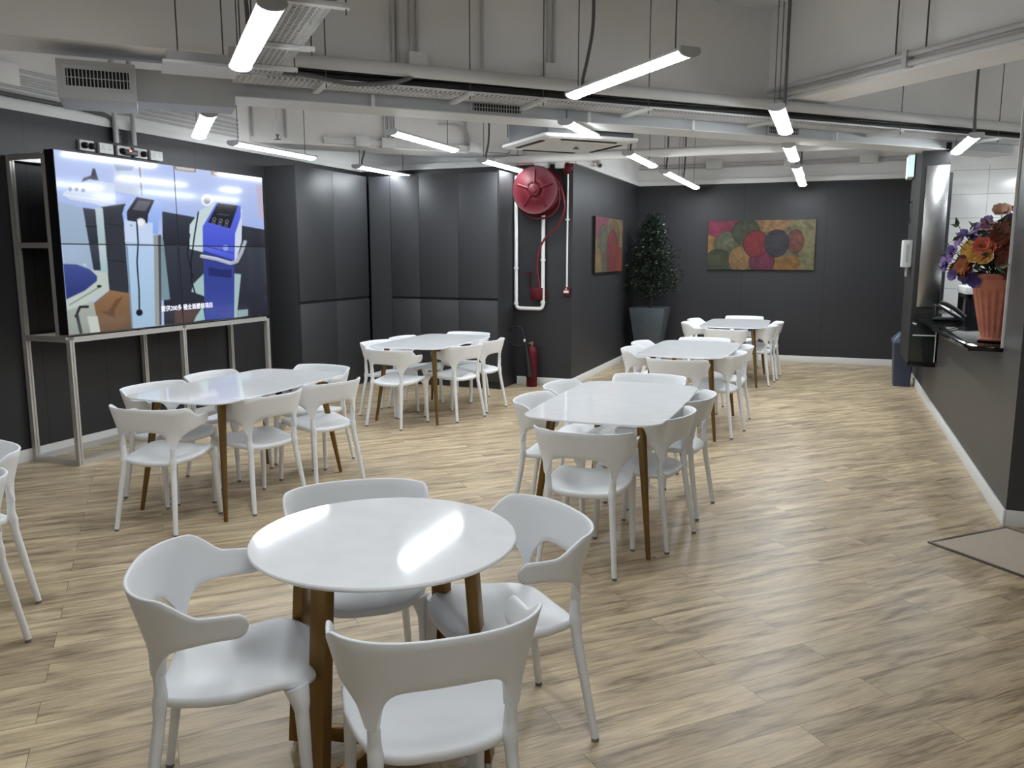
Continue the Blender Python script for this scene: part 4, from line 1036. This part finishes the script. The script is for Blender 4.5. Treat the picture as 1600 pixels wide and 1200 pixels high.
for k, (e4, z, r_) in enumerate([(5.635, 2.782, .020), (5.682, 2.786, .022), (5.735, 2.782, .018), (5.79, 2.78, .016), (5.655, 2.824, .018)]):
    P = [(e3, e4 + .012 * math.sin(e3 * 2 + k), z + .004 * math.sin(e3 * 3 + k * 2) + .004) for e3 in np.linspace(.8, 9.2, 40)]
    mk('power_cable', MB().tube(P, r_, 8), 'rubber', rz=RZ, label='one of five black power cables bundled along the long ceiling cable tray', cat='cable', group='black cables in the ceiling tray')
for k, e3 in enumerate((.67, .72, .77, .81)):  # cables added above the perforated base so its slots look dark
    mk('power_cable', MB().tube([(e3 + .008 * math.sin(t * 3 + k), t, 2.78) for t in np.linspace(1.5, 5.56, 24)], .02, 8), 'rubber', rz=RZ, label='one of four added black cables darkening the slots of the short top left cable tray', cat='cable', group='added black cables darkening the short tray')
P = smooth_path([(.75, 5.7, 2.80), (1.0, 5.52, 2.76), (1.3, 5.48, 2.72), (1.6, 5.5, 2.76), (1.78, 5.55, 2.84), (1.9, 5.7, 2.86)], 6)
mk('drooping_cable', MB().tube(P, .014, 8), 'cable', rz=RZ, label='dark grey flexible cable drooping in front of the cable tray, left of centre', cat='cable')
t2 = empty('cable_tray', (0, 0, 0), RZ, 'short wide perforated cable tray at the top left beside the nearest light', 'cable tray')
tray('t', t2, .62, .86, 1.5, 5.58, 2.75, 8, 178, False, long3=False, fx=.72, fy=.42)
for e4 in (2.2, 3.9, 4.75, 5.3):
    mk('hanger_bracket', MB().box((.58, e4 - .02, 2.725), (.92, e4 + .02, 2.748)), 'white_metal', t2)
    for e3 in (.595, .905): mk('hanger_rod', MB().tube([(e3, e4, 2.70), (e3, e4, TOPZ)], .004, 6), 'rod', t2)
ad = empty('air_duct', (0, 0, 0), RZ, 'long pale rectangular air duct under the beam with dark slotted grilles', 'duct')
mk('duct_body', MB().box((.02, 5.97, 2.60), (.62, 6.25, 2.80)).box((.62, 5.97, 2.675), (8.4, 6.25, 2.80)), 'grey_metal', ad, smooth=False)
mk('bottom_flange', MB().box((.62, 5.945, 2.668), (8.4, 6.27, 2.675)), 'white_metal', ad, smooth=False)
mk('end_box', MB().box((-.42, 5.85, 2.57), (.02, 6.3, 2.80)), 'grey_metal', ad, bevel=.004)
def grille(e3, w_, z0, z1, face, fins, lb=None):
    g0 = mk('grille', MB().box((e3, face - .008, z0 - .02), (e3 + w_, face, z0)).box((e3, face - .008, z1), (e3 + w_, face, z1 + .02)).box((e3 - .02, face - .008, z0 - .02), (e3, face, z1 + .02)).box((e3 + w_, face - .008, z0 - .02), (e3 + w_ + .02, face, z1 + .02)), 'grey_metal', ad)
    mk('grille_opening', MB().box((e3, face - .002, z0), (e3 + w_, face - .0005, z1)), 'gap', g0)
    mb = MB()
    for k in range(fins): x = e3 + w_ * (k + .5) / fins; mb.box((x - .0025, face - .01, z0), (x + .0025, face - .003, z1))
    mb.box((e3, face - .008, (z0 + z1) / 2 - .002), (e3 + w_, face - .004, (z0 + z1) / 2 + .002))
    mk('grille_fins', mb, 'grey_metal', g0, smooth=False)
grille(-.37, .35, 2.645, 2.745, 5.85, 17)
grille(2.32, .40, 2.70, 2.755, 5.97, 18); grille(5.14, .34, 2.70, 2.755, 5.97, 14)
for e3 in (1.55, 3.3, 4.3, 5.9):
    mk('duct_hanger', MB().box((e3 - .015, 5.91, 2.667), (e3 + .015, 6.3, 2.6675)).box((e3 - .012, 5.925, 2.667), (e3 + .012, 5.935, 2.75)), 'white_metal', ad)
bt = empty('trunking_box', (0, 0, 0), RZ, 'grey metal box hung beside the first light, left of the short cable tray', 'box')
mk('box_body', MB().box((.18, 5.2, 2.71), (.56, 5.5, 2.765)), 'grey_metal', bt, bevel=.003)
mk('lip', MB().box((.16, 5.18, 2.695), (.57, 5.52, 2.71)), 'white_metal', bt)
mk('support_bar', MB().tube([(.25, 5.35, 2.76), (.25, 5.35, TOPZ)], .004, 6).tube([(.5, 5.35, 2.76), (.5, 5.35, TOPZ)], .004, 6), 'rod', bt)
mk('main_pipe', MB().tube([(.55, 5.52, 2.845), (8.6, 5.52, 2.845)], .043, 20), 'pipe', rz=RZ, label='thick pale pipe running along the bottom of the main ceiling beam', cat='pipe')
# vertical conduits and boxes on the beam face
def vcond(e3s, z0, box, lb):
    t = empty('conduit', (0, 0, 0), RZ, lb, 'conduit')
    for e in e3s: mk('conduit_pipe', MB().tube([(e, 5.785, z0), (e, 5.785, TOPZ)], .0125, 8), 'pipe', t)
    if box: mk('junction_box', MB().box((box[0], 5.72, box[2]), (box[1], 5.80, box[3])), 'white_metal', t, bevel=.003)
vcond((1.66, 1.70), 2.90, None, 'leftmost vertical conduit pair on the main beam')
vcond((1.79, 1.84), 2.93, (1.76, 1.89, 2.91, 3.02), 'vertical conduit pair ending in a grey box on the main beam')
vcond((2.33,), 2.93, (2.28, 2.40, 2.90, 2.95), 'single vertical conduit in the middle of the main beam')
vcond((2.86, 2.91), 2.93, (2.81, 2.95, 2.90, 3.04), 'vertical conduit pair ending in a double box right of centre on the main beam')
# conduits along the cross beam
cc = empty('conduit', (0, 0, 0), RZ, 'pair of pale pipes running diagonally along the right ceiling beam', 'conduit')
for z in (2.94, 3.0): mk('conduit_pipe', MB().tube([(4.93, -1.0, z), (4.93, 5.75, z)], .02, 10), 'pipe', cc)
for e4 in (1.8, 4.35): mk('clamp', MB().box((4.90, e4 - .02, 2.915), (4.97, e4 + .02, 3.025)), 'pipe', cc)
for e4 in (4.2, 4.45): mk('hanger_rod', MB().tube([(4.93, e4, 3.02), (4.93, e4, TOPZ)], .006, 6), 'rod', cc)
mk('ceiling_pipe', MB().tube([(1.95, 4.0, 3.45), (2.3, 3.2, 3.5)], .06, 20), 'whitepipe', rz=RZ, label='stub of thick white pipe at the top of the view, centre', cat='pipe')
# lagged pipe toward the far room
mk('lagged_pipe', MB().tube([(-3.9, 9.55, 2.77), (1.0, 9.55, 2.77)], .045, 18), 'whitepipe', label='white lagged pipe running level above the side wall toward the counter', cat='pipe')
mk('lagged_pipe', MB().tube([(-2.9, 9.9, 2.86), (1.0, 10.3, 2.86)], .03, 14), 'pipe', label='thinner pale pipe just behind the white lagged pipe', cat='pipe')
# cassette
ac = empty('ceiling_cassette', (*bp_(3.56, 6.78)[:2], 2.60), RZ, 'square white ceiling cassette air conditioner with dark body above it', 'air conditioner')
hh = .46
mk('face_panel', MB().rings([[(x * k, y * k, z) for x, y in boat(hh, hh, .03, 0, 4)] for k, z in ((.1, -.012), (.62, -.012), (.66, -.006), (.93, 0), (1, .012), (1, .035), (.9, .04))]), 'white_metal', ac, ang=15)
for k in range(4):
    Tk = Matrix.Rotation(PI / 2 * k, 4, 'Z')
    mk('air_slot', MB().box((-.27, -.405, -.009), (.27, -.365, .004), Tk), 'gap', ac, bevel=.003)
mk('body', MB().box((-.41, -.41, .035), (.41, .41, .29)), 'cable', ac, bevel=.01)
for sx in (-1, 1):
    for sy in (-1, 1): mk('hanger_rod', MB().tube([(sx * .43, sy * .38, .1), (sx * .43, sy * .38, TOPZ - 2.6)], .005, 6), 'rod', ac)
mk('drain_pipe', MB().tube(smooth_path([(.42, -.1, .15), (.55, -.1, .15), (.65, -.1, .2), (.66, -.1, .5)], 5), .03, 10), 'cable', ac)
# conduits along the left wall, above the panelling
lw = empty('conduit', (-5.93, 0, 0), 0, 'bundle of thin pale conduits along the top of the left wall', 'conduit')
for k, z in enumerate((2.86, 2.90, 2.94, 2.98, 3.03)):
    mk('conduit_pipe', MB().tube([(.02, -2, z), (.02, 7.3, z)], .012, 8), 'pipe', lw)
mk('power_cable', MB().tube(smooth_path([(-5.9, 1, 2.86), (-5.9, 3.4, 2.845), (-5.89, 4.6, 2.83), (-5.89, 5.4, 2.825), (-5.87, 5.62, 2.78), (-5.865, 5.66, 2.6)], 6), .018, 8), 'cable', label='dark cable along the left wall dropping to the sockets above the screens', cat='cable')
for y, lb in ((5.62, 'left of two pale vertical conduits dropping to the sockets above the screens'), (5.82, 'right of two pale vertical conduits dropping to the sockets above the screens')):
    mk('socket_conduit', MB().tube([(-5.85, y, 2.59), (-5.85, y, TOPZ)], .022, 10), 'pipe', label=lb, cat='conduit')
jb = mk('junction_box', MB().box((-5.93, 4.45, 2.9), (-5.86, 4.75, 3.06)), 'plaster', bevel=.004, label='painted junction box at the upper left of the left wall', cat='box')
# trunking and conduits on the rear beam
tk = empty('cable_trunking', (0, 0, 0), RZ, 'white cable trunking with boxes along the rear beam above the cabinets', 'trunking')
mk('trunking', MB().box((1.9, 9.44, 2.86), (4.3, 9.5, 2.92)), 'white_metal', tk)
for e3 in (2.25, 2.55, 3.62, 4.15): mk('box_cover', MB().box((e3, 9.40, 2.84), (e3 + .16, 9.5, 2.95)), 'white_metal', tk, bevel=.003)
for e3 in (1.15, 1.5, 2.6, 2.65, 2.7, 3.6): mk('riser', MB().tube([(e3, 9.48, 2.9), (e3, 9.48, TOPZ)], .014, 8), 'pipe', tk)
mk('elbow', MB().tube(smooth_path([(3.25, 9.46, 3.15), (3.5, 9.46, 3.15), (3.62, 9.46, 3.05), (3.65, 9.46, 2.92)], 5), .014, 8), 'pipe', tk)
for k, (x, lb) in enumerate(((-3.42, 'left of two white boxes above the hose reel'), (-3.16, 'right of two white boxes above the hose reel'))):
    mk('conduit_box', MB().box((x, YW - .1, 2.66), (x + .17 - k * .06, YW - .02, 2.80)), 'white_metal', bevel=.003, label=lb, cat='box')
fr = empty('conduit', (0, 13.34, 0), 0, 'thin pale conduits and boxes above the far wall panelling', 'conduit')
for z in (2.98, 3.03): mk('conduit_pipe', MB().tube([(-2.95, -.03, z), (1.6, -.03, z)], .014, 8), 'pipe', fr)
for x in (-1.9, -.75, .3): mk('junction_box', MB().box((x, -.09, 2.95), (x + .25, -.002, 3.08)), 'white_metal', fr, bevel=.004)
# sprinklers, camera, loops
def sprinkler(p, lb):
    t = empty('sprinkler_head', p, 0, lb, 'sprinkler')
    mk('drop_pipe', MB().tube([(0, 0, 0), (0, 0, TOPZ - p[2])], .011, 8), 'pipe', t)
    mk('deflector', MB().lathe([(.005, -.03), (.03, -.03), (.03, -.026), (.008, -.022), (.01, 0), (.016, .004), (.016, .015), (.005, .015)], 14), 'rod', t)
sprinkler((-4.6, 6.2, 2.66), 'small sprinkler head above the right half of the video wall')
sprinkler((-2.2, 7.3, 2.6), 'small sprinkler head left of the ceiling cassette')
sprinkler((-.45, 9.8, 2.68), 'small sprinkler head among the lights before the far painting')
sc_ = empty('security_camera', (-2.86, 10.5, 2.74), 0, 'small white security camera on the cornice above the side wall picture', 'camera')
mk('mount', MB().box((-.08, -.04, .06), (.02, .04, .12)), 'white_metal', sc_, bevel=.004)
mk('camera_body', MB().tube([(-.02, .08, .05), (.04, -.08, .02)], .035, 14), 'white_metal', sc_)
mk('camera_lens', MB().tube([(.038, -.075, .021), (.046, -.095, .017)], .022, 12), 'black', sc_)
